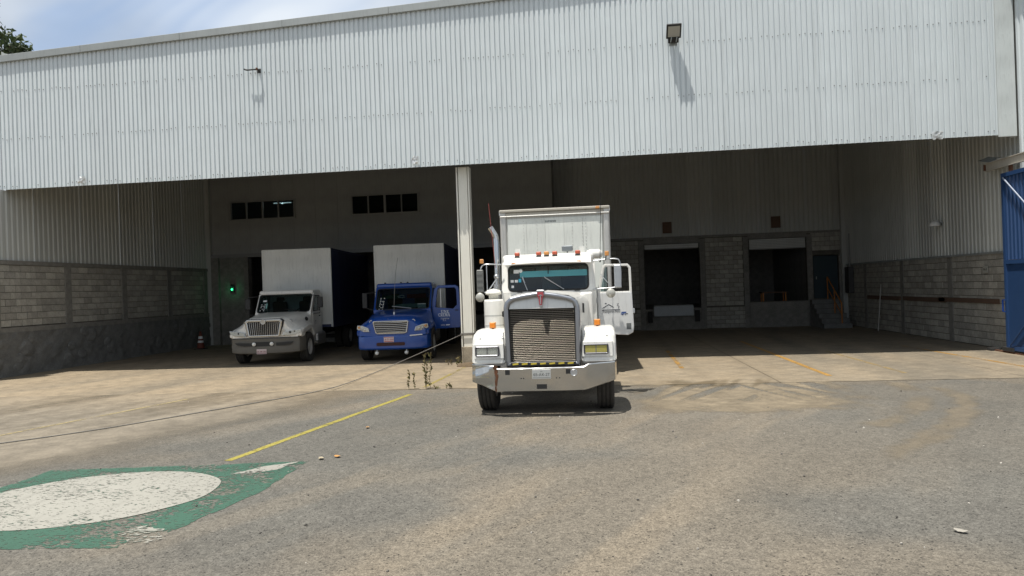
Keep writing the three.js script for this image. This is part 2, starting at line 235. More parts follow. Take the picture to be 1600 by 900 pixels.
{
  const m = (o) => mat(1, 1, 1, { roughness: 1, vertexColors: true, transparent: true, map: T.conc, bumpMap: T.concB, bumpScale: 0.003 });
  const a = add('dust_drift', sheet(axis([[-24, -3, 210]]), axis([[JOINT, -4.6, 120]]), 0.012, driftCol, 1 / 1.3), m()); tag(a, 'smooth tan dust drift spread over the asphalt before the white box truck', 'dust', null, 'stuff');
  const b = add('earth_spill', sheet(axis([[0.2, 7.2, 140]]), axis([[JOINT, -8, 120]]), 0.004, spillCol, 1 / 1.3), m()); tag(b, 'dry tan earth smeared by tyres at the concrete edge beside the semi truck', 'earth', null, 'stuff');
}
// painted markings, each a sheet above the surface it lies on
function flat(pts, y) { const s = new THREE.Shape(pts.map(([x, z]) => new THREE.Vector2(x, -z))); const g = new THREE.ShapeGeometry(s, 24).rotateX(-Math.PI / 2).translate(0, y, 0); const p = g.attributes.position, uv = g.attributes.uv; for (let i = 0; i < p.count; i++) uv.setXY(i, p.getX(i) / 3.1, p.getZ(i) / 3.1); return g; }
function wobble(pts, amp, seed, n = 26) { const o = []; for (let i = 0; i < pts.length; i++) { const a = pts[i], b = pts[(i + 1) % pts.length]; for (let k = 0; k < n; k++) { const t = k / n, x = mix(a[0], b[0], t), z = mix(a[1], b[1], t); o.push([x + amp * (fbm(x * 5, z * 5, 5, seed) - 0.5) * 2.6, z + amp * (fbm(x * 5 + 50, z * 5, 5, seed) - 0.5) * 2.6]); } } return o; }
const paint = (r, g, b, w) => mat(r, g, b, { roughness: 0.85, alphaMap: w, transparent: true, bumpMap: T.aggB, bumpScale: 0.004, map: T.grime });
function strip(x0, z0, x1, z1, w) { const dx = x1 - x0, dz = z1 - z0, l = Math.hypot(dx, dz), nx = -dz / l * w / 2, nz = dx / l * w / 2; return wobble([[x0 + nx, z0 + nz], [x1 + nx, z1 + nz], [x1 - nx, z1 - nz], [x0 - nx, z0 - nz]], 0.012, 401, 14); }
{
  const mk = new THREE.Group(); mk.name = 'meeting_point_marking'; scene.add(mk); struct(mk, 'worn green square with white disc painted on the asphalt', 'road marking');
  mesh('green_field', flat(wobble([[-6.85, -8.25], [-5.2, -8.42], [-3.66, -8.62], [-3.62, -7.3], [-3.86, -6.1], [-4.1, -5.62], [-5.4, -5.56], [-6.9, -5.6]], 0.028, 403), 0.004), paint(0.045, 0.125, 0.088, T.wear2), mk, 1, true);
  const el = []; for (let i = 0; i < 72; i++) { const a = i / 72 * 2 * Math.PI; el.push([-5.45 + 1.27 * Math.cos(a) + 0.01 * Math.sin(a * 9), -7.08 + 1.05 * Math.sin(a) - 0.16 * Math.cos(a)]); }
  mesh('white_disc', flat(el, 0.008), paint(0.33, 0.325, 0.295, T.wear), mk, 1, true);
  mesh('arrow_mark', flat(wobble([[-4.36, -7.98], [-4.12, -8.36], [-3.74, -8.56], [-3.86, -8.2], [-4.1, -7.98]], 0.04, 407), 0.008), paint(0.37, 0.36, 0.33, T.wear2), mk, 1, true);
  mesh('arrow_mark', flat(wobble([[-4.4, -5.98], [-4.2, -6.2], [-3.98, -6.1], [-3.84, -5.86], [-3.93, -5.76], [-4.12, -5.76]], 0.1, 409), 0.008), paint(0.36, 0.355, 0.32, T.wear2), mk, 1, true);
  const yl = (name, label, pts, y, c, w) => struct(mesh(name, flat(pts, y), paint(...c, w), null, 1, true), label, 'road marking');
  yl('yellow_line', 'bright yellow line running from the green marking to the concrete', strip(-4.75, -8.68, -3.77, -14.2, 0.115), 0.004, [0.33, 0.285, 0.06], T.wear);
  yl('yellow_line', 'worn yellow line leading to the foot of the white column', strip(-3.72, -15.1, -3.52, -18.9, 0.1), 0.008, [0.32, 0.26, 0.08], T.wear2);
  yl('yellow_line', 'faded yellow line on the tan dust below the white box truck', strip(-9.75, -9.8, -8.5, -14.0, 0.09), 0.016, [0.36, 0.295, 0.15], T.wear2);
  yl('yellow_line', 'orange yellow bay line beside the parked white semi truck', strip(2.08, -17.6, 2.2, -22.5, 0.11), 0.008, [0.38, 0.215, 0.05], T.wear2);
  yl('yellow_line', 'orange yellow bay line leading between the two dock doors', strip(4.92, -15.7, 4.95, -25, 0.12), 0.008, [0.38, 0.215, 0.05], T.wear);
  yl('yellow_line', 'pale worn bay line leading to the farther dock door', strip(6.52, -15.9, 6.5, -21, 0.1), 0.008, [0.31, 0.23, 0.11], T.wear2);
  yl('yellow_line', 'orange yellow bay line beside the blue sliding gate', strip(9.3, -16.0, 8.95, -22, 0.12), 0.008, [0.38, 0.215, 0.05], T.wear2);
}

// ---------------------------------------------------------------- corrugated sheets and block walls
function corr(x0, n, y0, yTop, pitch, prof, rows = 1, wob = 0.0015, seed = 1) { // faces +z; yTop(x) is the upper edge
  const xs = [[x0, 0]]; for (let i = 0; i < n; i++) for (const [fx, fz] of prof) xs.push([x0 + (i + fx) * pitch, fz]);
  const pos = [], uv = [], pt = (i, r) => { const [x, z] = xs[i], t = r / rows; return [x, y0 + (yTop(x) - y0) * t, z + wob * (vnoise(x * 3, t * 9, seed) - 0.5) * 2 * (r && r < rows ? 1 : 0.3)]; };
  for (let r = 0; r < rows; r++) for (let i = 0; i + 1 < xs.length; i++) { const a = pt(i, r), b = pt(i + 1, r), c = pt(i + 1, r + 1), d = pt(i, r + 1); for (const q of [a, b, c, a, c, d]) { pos.push(...q); uv.push(q[0] / 2.3, q[1] / 2.3); } }
  const g = new THREE.BufferGeometry(); g.setAttribute('position', new THREE.Float32BufferAttribute(pos, 3)); g.setAttribute('uv', new THREE.Float32BufferAttribute(uv, 2)); g.computeVertexNormals(); return g;
}
const WIDE = [[0.60, 0], [0.69, -0.03], [0.90, -0.03], [1, 0]];
const TRAP = [[0.42, 0], [0.56, -0.03], [0.86, -0.03], [1, 0]];
function sheets(parent, x0, x1, y0, yTop, pitch, per, prof, mats, rows, seed, pick) {
  const rnd = rngOf(seed), total = Math.round((x1 - x0) / pitch); const p = (x1 - x0) / total;
  for (let i = 0, k = 0; i < total; i += per, k++) { const n = Math.min(per, total - i); const m = pick ? pick(x0 + i * p, rnd) : mats[Math.floor(rnd() * mats.length)]; add('sheet', corr(x0 + i * p, n, y0, yTop, p, prof, rows, 0.002, seed + k), m, parent).position.z = (k % 2) * 0.0012; }
}
const FZ = -19.05, FB = 5.5, roofY = (X) => 9.42 + 0.043 * (X + 17.1);
{ // upper front wall
  const x0 = -17.5, x1 = 10.2, f = thing('warehouse_facade', 'white corrugated metal wall panel spanning above the open loading bay', 'wall', [0, 0, FZ]);
  sheets(f, x0, x1, FB, (x) => roofY(x) - 0.12, 0.135, 6, WIDE, M.steelWhite, 4, 11);
  const sc = [], rnd = rngOf(5), total = Math.round((x1 - x0) / 0.135), p = (x1 - x0) / total;
  for (let i = 0; i < total; i++) for (const y of [5.6, 6.98, 8.38]) if (rnd() < 0.62) sc.push(cy(0.011, 0.011, 0.012, x0 + (i + 0.3) * p, y + (rnd() - 0.5) * 0.05, 0.008, Math.PI / 2, 0, 0, 6));
  stuffPart(P('screws', sc, mat(0.07, 0.065, 0.06, { roughness: 0.7 }), f));
  // sloping roof edge trim in lengths
  const L = 3.05; for (let x = x0; x < x1 + 0.4; x += L) { const e = Math.min(x + L - 0.004, x1 + 0.4), s = ext([[x, roofY(x) - 0.2], [e, roofY(e) - 0.2], [e, roofY(e)], [x, roofY(x)]], 0.16, 0.006, [], 1).translate(0, 0, -0.08); P('fascia_trim', s, M.galv, f); }
  P('corner_flashing', [bx(0.40, 5.0, 0.05, 10.405, 5.45 + 2.5, 0.012), bx(0.05, 5.0, 0.3, 10.6, 5.45 + 2.5, -0.12)], M.flash, f);
  P('girt', [bx(27.6, 0.12, 0.06, -3.65, 5.62, -0.07), bx(27.6, 0.12, 0.06, -3.65, 7, -0.07), bx(27.6, 0.12, 0.06, -3.65, 8.4, -0.07)], M.frameGrey, f);
  const tab = (x, y, s, sd) => { const r = rngOf(sd), g = new THREE.PlaneGeometry(0.28 * s, 0.24 * s, 6, 5), q = g.attributes.position; for (let i = 0; i < q.count; i++) q.setXYZ(i, q.getX(i) + (r() - 0.5) * 0.05 * s, q.getY(i) + (r() - 0.5) * 0.05 * s, 0.035 + r() * 0.06 * s); g.computeVertexNormals(); P('bent_edge', g.translate(x, y, 0), M.galvBent, f); };
  M.galvBent = mat(0.62, 0.63, 0.62, { roughness: 0.35, metalness: 0.5, side: THREE.DoubleSide });
  tab(-14.55, 5.66, 0.8, 3); tab(-4.73, 5.66, 0.6, 4); tab(8.75, 5.57, 0.8, 5); tab(-4.68, 5.74, 0.5, 6);
}
function blocks(parent, x0, x1, y0, y1, mats, seed, o = {}) { // running-bond blocks facing +z, real joints
  const bh = o.bh || 0.2, bw = o.bw || 0.4, gp = 0.014, rnd = rngOf(seed), out = []; const rows = Math.round((y1 - y0) / bh), h = (y1 - y0) / rows;
  for (let r = 0; r < rows; r++) { let x = x0 - (r % 2 ? bw / 2 : 0); for (; x < x1 - 0.03; x += bw) { const a = Math.max(x, x0), b = Math.min(x + bw, x1); if (b - a < 0.05) continue; out.push({ w: b - a - gp, h: h - gp, x: (a + b) / 2, y: y0 + (r + 0.5) * h, z: (rnd() - 0.5) * 0.008, m: mats[Math.floor(rnd() * mats.length)], v: Math.floor(rnd() * 4) }); } }
  return out;
}
const blockGeos = {};
function blockGeo(w, h, v) { const k = w.toFixed(3) + h.toFixed(3) + v; return blockGeos[k] ||= uvm(clean(new RoundedBoxGeometry(w, h, 0.06, 1, 0.006).translate(0, 0, -0.03)), 1, v * 0.27, v * 0.41); }
function layBlocks(parent, list, limit = 1e9, dist = null, restMat = null) {
  if (dist) list.sort((a, b) => dist(a) - dist(b));
  list.slice(0, limit).forEach((b) => share('block', blockGeo(b.w, b.h, b.v), b.m, parent, b.x, b.y, b.z));
  const rest = list.slice(limit); if (rest.length) stuffPart(P('far_blocks', rest.map((b) => new THREE.BoxGeometry(b.w, b.h, 0.06).translate(b.x, b.y, b.z - 0.03)), restMat, parent));
}
{ // side wall with stone plinth, bricked bays between posts, corrugated sheeting above; local x runs into the bay
  const w = thing('side_wall', 'grey side wall with rough stone plinth, block bays and corrugated sheeting above, beside the white box truck', 'wall', [-17.1, 0, -18.2], Math.PI / 2), L = 13.6;
  const list = []; const posts = [0.45, 3.3, 6.1, 8.9, 11.6];
  for (let i = 0; i < posts.length; i++) { P('concrete_post', bx(0.26, 2.0, 0.3, posts[i], 2.42, -0.12), M.concPost, w); const a = posts[i] + 0.13, b = i + 1 < posts.length ? posts[i + 1] - 0.13 : L; list.push(...blocks(w, a, b, 1.47, 3.3, M.block, 30 + i)); }
  layBlocks(w, list, 300);
  P('mortar_backing', bx(L, 2.0, 0.2, L / 2, 2.4, -0.115), M.mortar, w);
  P('tie_beam', [bx(L, 0.15, 0.32, L / 2, 1.37, -0.11), bx(L, 0.13, 0.3, L / 2, 3.37, -0.11)], M.concPost, w);
  const pl = new THREE.PlaneGeometry(L, 1.3, 150, 18), q = pl.attributes.position; for (let i = 0; i < q.count; i++) { const x = q.getX(i), y = q.getY(i); const c = fbm(x * 1.9, y * 2.3, 4, 501), d = fbm(x * 6, y * 6, 3, 503); q.setZ(i, 0.10 * (c - 0.5) + 0.05 * (d - 0.5) + 0.05); } pl.computeVertexNormals();
  P('stone_plinth', [pl.translate(L / 2, 0.65, 0), bx(L, 1.29, 0.3, L / 2, 0.645, -0.16)], M.plaster, w);
  const r = rngOf(88); for (let i = 0; i < 30; i++) { const s = 0.10 + 0.13 * r(), g = new THREE.IcosahedronGeometry(s, 1), p = g.attributes.position; const sd = 600 + i; for (let k = 0; k < p.count; k++) { const f = 0.75 + 0.5 * vnoise(p.getX(k) * 9 + 9, p.getY(k) * 9 + p.getZ(k) * 7, sd); p.setXYZ(k, p.getX(k) * f * 1.3, p.getY(k) * f, p.getZ(k) * f * 0.22); } g.computeVertexNormals(); P('plinth_stone', g.rotateZ(r() * 0.6 - 0.3).translate(0.2 + r() * 12.8, 0.18 + r() * 0.95, 0.055), M.plaster, w); }
  sheets(w, 0.15, 0.95, 3.36, () => 5.5, 0.2, 5, TRAP, M.steelShaded, 1, 40);
  sheets(w, 0.95, L, 3.36, () => 9.6, 0.2, 5, TRAP, M.steelShaded, 2, 41, (x, rnd) => M.steelShaded[Math.floor(rnd() * 3)]);
}
{ // opposite side wall, bare blocks below sheeting; local x runs out of the bay
  const w = thing('side_wall', 'side wall of pale bare concrete blocks under corrugated sheeting, beside the blue gate', 'wall', [10.85, 0, -32.1], -Math.PI / 2), L = 13.05;
  const list = [], posts = [2.2, 5.6, 9.0]; let a = 0; for (const p of [...posts, L + 0.14]) { list.push(...blocks(w, a, p - 0.14, 0.02, 2.62, M.block, 60 + Math.round(p))); a = p + 0.14; }
  for (const p of posts) P('concrete_post', bx(0.26, 2.62, 0.3, p, 1.31, -0.14), M.concPost, w);
  layBlocks(w, list, 300, (b) => L - b.x, M.block[0]);
  P('mortar_backing', bx(L, 2.62, 0.2, L / 2, 1.31, -0.115), M.mortar, w);
  sheets(w, 0, L, 2.58, () => 10.6, 0.2, 5, TRAP, M.steelShaded, 2, 43, (x, rnd) => (Math.abs(x - 6) < 0.5 || Math.abs(x - 8.2) < 0.7 || x > 11 ? M.steelShaded[3] : M.steelShaded[Math.floor(rnd() * 3)]));
  P('drip_flashing', bx(L, 0.06, 0.05, L / 2, 2.6, 0.03), M.galv, w);
  P('guard_strip', [bx(3.3, 0.13, 0.05, 10.0, 1.28, 0.03), bx(3.0, 0.14, 0.05, 7.25, 1.26, 0.03), bx(3.0, 0.14, 0.05, 4.0, 1.25, 0.03)], M.brown, w);
}
{ // pier at the corner of the bay, just beyond the picture
  const p = thing('corner_pier', 'plain concrete corner pier ending the side wall with the stone plinth', 'pier', [-17.12, 0, -18.0]);
  P('shaft', rb(0.44, 5.5, 0.4, 0.015, 0, 2.75, 0), M.concPost, p); P('plinth', bx(0.56, 0.35, 0.5, 0, 0.175, 0), M.plaster, p);
}
{ // back wall of the bay where the box trucks stand
  const w = thing('back_wall', 'dark grey panelled back wall with two strip windows behind the box trucks', 'wall', [0, 0, -30.2]), x0 = -17.1, x1 = -1.6;
  const wins = [[-15.98, -13.0, 5.56, 6.36], [-10.38, -7.4, 5.55, 6.38]];
  const outer = [[x0, 4.02], [x1, 4.02], [x1, 10.2], [x0, 9.5]];
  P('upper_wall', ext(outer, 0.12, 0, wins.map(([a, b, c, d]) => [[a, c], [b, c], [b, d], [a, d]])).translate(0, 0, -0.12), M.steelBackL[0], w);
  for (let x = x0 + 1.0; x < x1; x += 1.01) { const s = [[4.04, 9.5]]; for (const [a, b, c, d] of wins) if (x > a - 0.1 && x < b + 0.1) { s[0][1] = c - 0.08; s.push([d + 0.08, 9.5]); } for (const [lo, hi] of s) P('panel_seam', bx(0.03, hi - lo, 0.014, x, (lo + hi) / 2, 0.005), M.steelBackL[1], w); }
  P('lintel', bx(x1 - x0, 0.16, 0.3, (x0 + x1) / 2, 3.96, 0.02), M.frameGrey, w);
  wins.forEach(([a, b, c, d], k) => {
    const wd = new THREE.Group(); wd.name = 'window'; w.add(wd); const W = b - a, t = 0.055;
    P('window_frame', [bx(W + 0.1, t, 0.16, (a + b) / 2, c, 0), bx(W + 0.1, t, 0.16, (a + b) / 2, d, 0), bx(t, d - c, 0.155, a, (c + d) / 2, 0), bx(t, d - c, 0.155, b, (c + d) / 2, 0), ...[1, 2, 3].map((i) => bx(i === 2 && k ? 0.09 : 0.045, d - c - t, 0.12, a + W * i / 4, (c + d) / 2, 0))], mat(0.30, 0.30, 0.29, { roughness: 0.5, metalness: 0.3 }), wd);
    for (let i = 0; i < 4; i++) P('pane', bx(W / 4 - 0.06, d - c - 0.06, 0.008, a + W * (i + 0.5) / 4, (c + d) / 2, -0.04 + (i % 2) * 0.03), M.winGlass, wd);
  });
  { const tl = thing('tube_lamp', 'glowing fluorescent tube seen through the strip window above the white box truck', 'lamp', [-14.2, 6.42, -31.6]); P('batten', bx(0.95, 0.05, 0.08, 0, 0.045, 0), M.stickerW, tl); P('tube', cy(0.018, 0.018, 0.85, 0, 0, 0, 0, 0, Math.PI / 2, 10), new THREE.MeshStandardMaterial({ color: 0xffffff, emissive: new THREE.Color().setRGB(0.85, 1, 0.95), emissiveIntensity: 1.2 }), tl); P('hanger', bx(0.02, 1.7, 0.02, 0, 0.9, 0), M.frameGrey, tl); const q = new THREE.PointLight(new THREE.Color().setRGB(0.85, 1, 0.95), 0.12); q.position.set(0, -0.06, 0); q.castShadow = true; tl.add(q); }
  P('office_room', [bx(15.5, 0.1, 3.4, -9.35, 4.35, -1.9), bx(15.5, 0.1, 3.4, -9.35, 8.2, -1.9), bx(15.5, 4, 0.1, -9.35, 6.3, -3.6), bx(0.1, 4, 3.4, -17.05, 6.3, -1.9), bx(0.1, 4, 3.4, -1.65, 6.3, -1.9), bx(0.1, 4, 3.4, -11.7, 6.3, -1.9)], mat(0.3, 0.3, 0.29, { roughness: 0.95 }), w);
  // lower storey: posts, wall stub and dark doorways with closed rooms behind
  P('concrete_post', bx(0.34, 3.9, 0.34, -16.75, 1.95, 0.02), M.concPost, w); P('concrete_post', bx(0.2, 3.9, 0.34, -15.28, 1.95, 0.02), M.concPost, w); P('concrete_post', bx(0.4, 3.9, 0.34, -7.9, 1.95, 0.02), M.concPost, w); P('concrete_post', bx(0.4, 3.9, 0.34, -3.0, 1.95, 0.02), M.concPost, w);
  P('infill_wall', bx(1.3, 3.88, 0.16, -16.0, 1.94, -0.05), M.concPost, w);
  P('infill_wall', bx(1.2, 3.88, 0.16, -2.2, 1.94, -0.05), M.concPost, w);
  P('dock_sill', bx(12, 1.0, 0.3, -9.1, 0.5, -0.3), M.concPost, w);
  P('dock_room', [bx(15.5, 0.1, 5, -9.35, 0.95, -2.75), bx(15.5, 0.1, 5, -9.35, 4.2, -2.75), bx(15.5, 4.2, 0.1, -9.35, 2.1, -5.3), bx(0.1, 4.2, 5, -17.1, 2.1, -2.75), bx(0.1, 4.2, 5, -1.6, 2.1, -2.75)], M.roomWall, w);
}
{ // dock wall, blocks and two doorways
  const w = thing('dock_wall', 'block loading dock wall with two tall doorways under ribbed sheeting', 'wall', [0, 0, -32.1]), x0 = -1.7, x1 = 10.9;
  const D = [[2.3, 4.72, 0.95, 3.82], [6.82, 9.26, 1.12, 3.88], [9.52, 10.58, 1.18, 3.06]];
  sheets(w, x0, x1, 4.1, () => 10.55, 0.2, 5, TRAP, M.steelShaded.slice(0, 3), 1, 47);
  const list = []; const lay = (a, b, c, d, s) => list.push(...blocks(w, a, b, c, d, M.block, s));
  lay(0.3, 2.06, 1.0, 4.0, 71); lay(4.96, 6.58, 1.0, 4.0, 72); lay(9.44, 10.8, 3.26, 4.06, 73); lay(4.74, 6.8, 0.02, 0.94, 74); lay(0.3, 2.2, 0.02, 0.94, 75);
  layBlocks(w, list, 300);
  P('mortar_backing', ext([[x0, 0], [x1, 0], [x1, 4.12], [x0, 4.12]], 0.18, 0, D.map(([a, b, c, d]) => [[a, c], [b, c], [b, d], [a, d]])).translate(0, 0, -0.2), M.mortar, w);
  for (const [a, b, c, d] of D.slice(0, 2)) { P('door_jamb', bx(0.22, 3.98, 0.26, a - 0.12, 1.99, -0.1), M.concPost, w); P('door_jamb', bx(0.22, 3.98, 0.26, b + 0.12, 1.99, -0.1), M.concPost, w); P('door_lintel', bx(b - a + 0.02, 0.2, 0.24, (a + b) / 2, d + 0.1, -0.1), M.concPost, w); P('dock_sill', bx(b - a, c - 0.02, 0.25, (a + b) / 2, (c - 0.02) / 2, -0.1), M.concPost, w); }
  P('door_jamb', bx(0.12, 3.0, 0.2, 10.65, 1.5, -0.08), M.concPost, w); P('ring_beam', bx(x1 - x0, 0.1, 0.2, (x0 + x1) / 2, 4.08, -0.06), M.concPost, w);
  P('dock_room', [bx(12.6, 0.1, 6, 4.6, 0.9, -3.2), bx(12.6, 0.1, 6, 4.6, 4.2, -3.2), bx(12.6, 4.2, 0.1, 4.6, 2.1, -6.2), bx(0.1, 4.2, 6, x0, 2.1, -3.2), bx(0.1, 4.2, 6, x1, 2.1, -3.2), bx(0.1, 4.2, 6, 9.4, 2.1, -3.25)], M.roomWall, w);
  for (const [a, b, d, lo, lab] of [[2.34, 4.68, 3.80, 3.62, 'thin white roller shutter edge rolled up over the dock door with the pale leveller'], [6.86, 9.22, 3.86, 3.44, 'white slatted roller shutter rolled up over the dock door beside the stairs']]) {
    const s = thing('roller_shutter', lab, 'shutter', [(a + b) / 2, 0, -32.12]); const n = Math.round((d - lo) / 0.075), h = (d - lo) / n;
    for (let i = 0; i < n; i++) P('slat', rb(b - a, h - 0.008, 0.03, 0.008, 0, lo + (i + 0.5) * h, 0), M.shutter, s);
    P('bottom_bar', bx(b - a, 0.035, 0.05, 0, lo - 0.02, 0), M.frameGrey, s);
  }
  const door = thing('steel_door', 'dark teal steel door at the top of the dock stairs', 'door', [10.05, 1.18, -32.2]); P('leaf', bx(1.0, 1.84, 0.05, 0, 0.93, 0), mat(0.012, 0.03, 0.04, { roughness: 0.6 }), door); P('handle', cy(0.02, 0.02, 0.12, -0.4, 0.9, 0.05, 0, 0, 0, 8), M.galv, door);
  for (const [x, y, lab] of [[3.35, 4.53, 'square rust brown board over the dock door with the pale leveller'], [8.0, 4.57, 'square rust brown board over the dock door beside the stairs']]) { const b = thing('sign_board', lab, 'sign', [x, y, -32.06]); P('board', rb(0.4, 0.5, 0.03, 0.01, 0, 0, 0.02), M.brown, b); P('bracket', bx(0.3, 0.04, 0.06, 0, -0.1, -0.01), M.frameGrey, b); }
  const lv = thing('dock_leveler', 'pale grey blue dock leveller lip hanging below the first dock door', 'dock leveller', [3.5, 0, -31.9]); P('lip', rb(1.72, 0.46, 0.05, 0.02, 0, 0.84, 0, -0.15), M.plate, lv); P('hinge', cy(0.03, 0.03, 1.7, 0, 1.08, -0.03, 0, 0, Math.PI / 2, 8), M.frameGrey, lv); for (const s of [-1, 1]) P('rubber_bumper', bx(0.2, 0.5, 0.12, s * 1.02, 0.6, -0.02), M.rubber, lv);
  const bn = thing('dock_trestle', 'low trestle with thin orange legs standing in the farther dock doorway', 'trestle', [8.0, 1.0, -32.9]); P('top', bx(1.1, 0.05, 0.5, 0, 0.5, 0), M.brown, bn); for (const [a, b] of [[-1, -1], [1, -1], [-1, 1], [1, 1]]) P('leg', bx(0.05, 0.48, 0.05, a * 0.48, 0.24, b * 0.2), M.orange, bn);
  // stairs and handrail
  const st = thing('dock_stairs', 'concrete steps climbing to the teal door in the bay corner', 'stairs', [9.85, 0, -32.0]); for (let i = 0; i < 6; i++) { const h = 1.15 - i * 0.19; P('step', bx(1.1, h, 0.30, 0, h / 2, 0.15 + i * 0.304), M.plaster, st); }
  const rl = thing('stair_railing', 'orange tube handrail on the dock stairs', 'railing', [10.02, 0, -32.0]); P('post', pipe([0, 1.15, 0.1], [0, 2.1, 0.1], 0.024), M.orange, rl); P('post', pipe([0, 0.55, 0.95], [0, 1.56, 0.95], 0.024), M.orange, rl); P('post', pipe([0, 0, 1.78], [0, 1.02, 1.78], 0.027), M.orange, rl); P('handrail', pipe([0, 2.1, 0.1], [0, 1.02, 1.78], 0.024), M.orange, rl); P('mid_rail', pipe([0, 1.62, 0.1], [0, 0.55, 1.78], 0.018), M.orange, rl);
}
for (const [x, z, h, lab] of [[10.76, -32.0, 10.4, 'added dark steel post closing the light gap in the corner behind the dock stairs'], [-17.02, -30.1, 9.4, 'added dark steel post closing the light gap in the corner behind the traffic cone']]) { const c = thing('corner_post', lab, 'post', [x, 0, z]); P('shaft', bx(0.2, h, 0.2, 0, h / 2, 0), M.steelShaded[1], c); P('base_plate', bx(0.3, 0.03, 0.3, 0, 0.02, 0), M.frameGrey, c); }  // posts added to block sky light leaking through the open wall corners
{ // roof over the bay
  const r = thing('warehouse_roof', 'pitched metal roof closing the loading bay behind the front panel', 'roof');
  const g = (y) => ext([[-17.5, roofY(-17.5) - 0.06 + y], [10.9, roofY(10.9) - 0.06 + y], [10.9, roofY(10.9) - 0.01 + y], [-17.5, roofY(-17.5) - 0.01 + y]], 13.2, 0).translate(0, 0, -32.3);
  P('roof_deck', g(0), M.steelShaded[0], r); for (let z = -22; z > -32; z -= 3.2) P('rafter', ext([[-17, roofY(-17) - 0.55], [10.7, roofY(10.7) - 0.55], [10.7, roofY(10.7) - 0.08], [-17, roofY(-17) - 0.08]], 0.2).translate(0, 0, z), M.frameGrey, r);
}
{ // steel column carrying the front panel
  const c = thing('steel_column', 'cream white steel column between the two open bays', 'column', [-3.49, 0, -19.58]); c.rotation.z = 0;
  P('web', bx(0.25, 5.2, 0.27, 0, 2.9, 0), M.column, c);
  P('flange', bx(0.035, 5.2, 0.33, -0.165, 2.9, 0), M.column, c); P('flange', bx(0.035, 5.2, 0.33, 0.165, 2.9, 0), M.column, c);
  P('pedestal', rb(0.36, 0.52, 0.38, 0.02, 0, 0.26, 0), mat(0.42, 0.37, 0.29, { roughness: 0.95, map: T.conc, bumpMap: T.concB, bumpScale: 0.005 }), c);
  P('rope_binding', [0.835, 0.86, 0.885].map((y) => tube([[-0.195, y, 0.175], [0.195, y + 0.01, 0.175], [0.195, y, -0.175], [-0.195, y - 0.01, -0.175]], 0.012, 24, 6, true, 0)), M.rope, c);
}
{ // wall of the neighbouring building coming towards the yard, with gate and rail
  const w = thing('neighbour_wall', 'white corrugated wall high above the blue sliding gate', 'wall', [10.66, 0, -19.0], -Math.PI / 2), L = 12;
  sheets(w, 0, L, 4.6, () => 10.6, 0.2, 5, TRAP, M.steelWhite, 2, 53);
  P('eave_trim', bx(L, 0.16, 0.22, L / 2, 9.55, 0.09), M.galv, w); P('end_post', bx(0.2, 4.6, 0.2, L - 0.1, 2.3, -0.1), M.column, w);
  const rl = thing('gate_rail', 'cream steel beam carrying the sliding gate', 'beam', [10.52, 4.86, -20.25]); P('beam', [bx(0.1, 0.02, 11.6, 0, 0.1, 5.8), bx(0.1, 0.02, 11.6, 0, -0.1, 5.8), bx(0.025, 0.2, 11.6, 0, 0, 5.8)], M.rail, rl); P('end_plate', bx(0.13, 0.16, 0.02, 0, 0, -0.012), M.rust, rl); P('rain_hood', bx(0.3, 0.012, 0.5, 0.02, 0.2, 0.1, 0.25, 0, 0.35), M.galv, rl); P('hanger', bx(0.05, 0.2, 0.1, 0, -0.18, 1.1), M.rust, rl); P('hanger', bx(0.05, 0.2, 0.1, 0, -0.18, 5), M.rust, rl); for (const z of [0.5, 6, 11]) P('wall_bracket', bx(0.2, 0.06, 0.06, 0.1, 0.13, z), M.rail, rl);
  const g = thing('sliding_gate', 'tall blue sheet metal sliding gate with braced frame', 'gate', [10.47, 0.08, -19.45], -Math.PI / 2), GL = 5.4, GH = 4.5;
  sheets(g, 0.08, GL - 0.08, 2.3, () => GH - 0.08, 0.16, 4, TRAP, M.gateBlue, 1, 57); P('lower_panel', bx(GL - 0.16, 2.1, 0.02, GL / 2, 1.17, -0.01), M.gateBlue[1], g);
  P('stile', bx(0.09, GH, 0.07, 0.045, GH / 2, 0), M.gateBlue[0], g); P('stile', bx(0.09, GH, 0.07, GL - 0.045, GH / 2, 0), M.gateBlue[0], g); for (const y of [0.06, 2.24, GH - 0.05]) P('frame_rail', bx(GL - 0.18, 0.1, 0.068, GL / 2, y, 0), M.gateBlue[2], g);
  P('diagonal_brace', pipe([0.12, GH - 0.12, 0.05], [2.6, 2.32, 0.05], 0.02), mat(0.30, 0.34, 0.42, { roughness: 0.5, metalness: 0.3 }), g); P('diagonal_brace', pipe([2.6, 2.18, 0.05], [0.2, 0.12, 0.05], 0.02), M.gateBlue[0], g);
  P('handle', [bx(0.1, 0.02, 0.03, 0, 1.28, 0.06), bx(0.1, 0.02, 0.03, 0, 0.98, 0.06), bx(0.02, 0.3, 0.03, -0.05, 1.13, 0.06)], M.paintBlue, g);
  P('wheel_housing', bx(0.5, 0.1, 0.12, 0.1, 0.02, 0), M.chassis, g); P('wheel_housing', bx(0.5, 0.1, 0.12, GL - 0.3, 0.02, 0), M.chassis, g);
  const tk = thing('gate_track', 'rusty floor track under the blue sliding gate', 'rail', [10.47, 0.004, -14.4]); P('track', bx(0.06, 0.035, 11.2, 0, 0.018, 0), M.rust, tk); P('stop_block', bx(0.24, 0.07, 0.2, 0, 0.035, -5.7), M.chassis, tk);
}

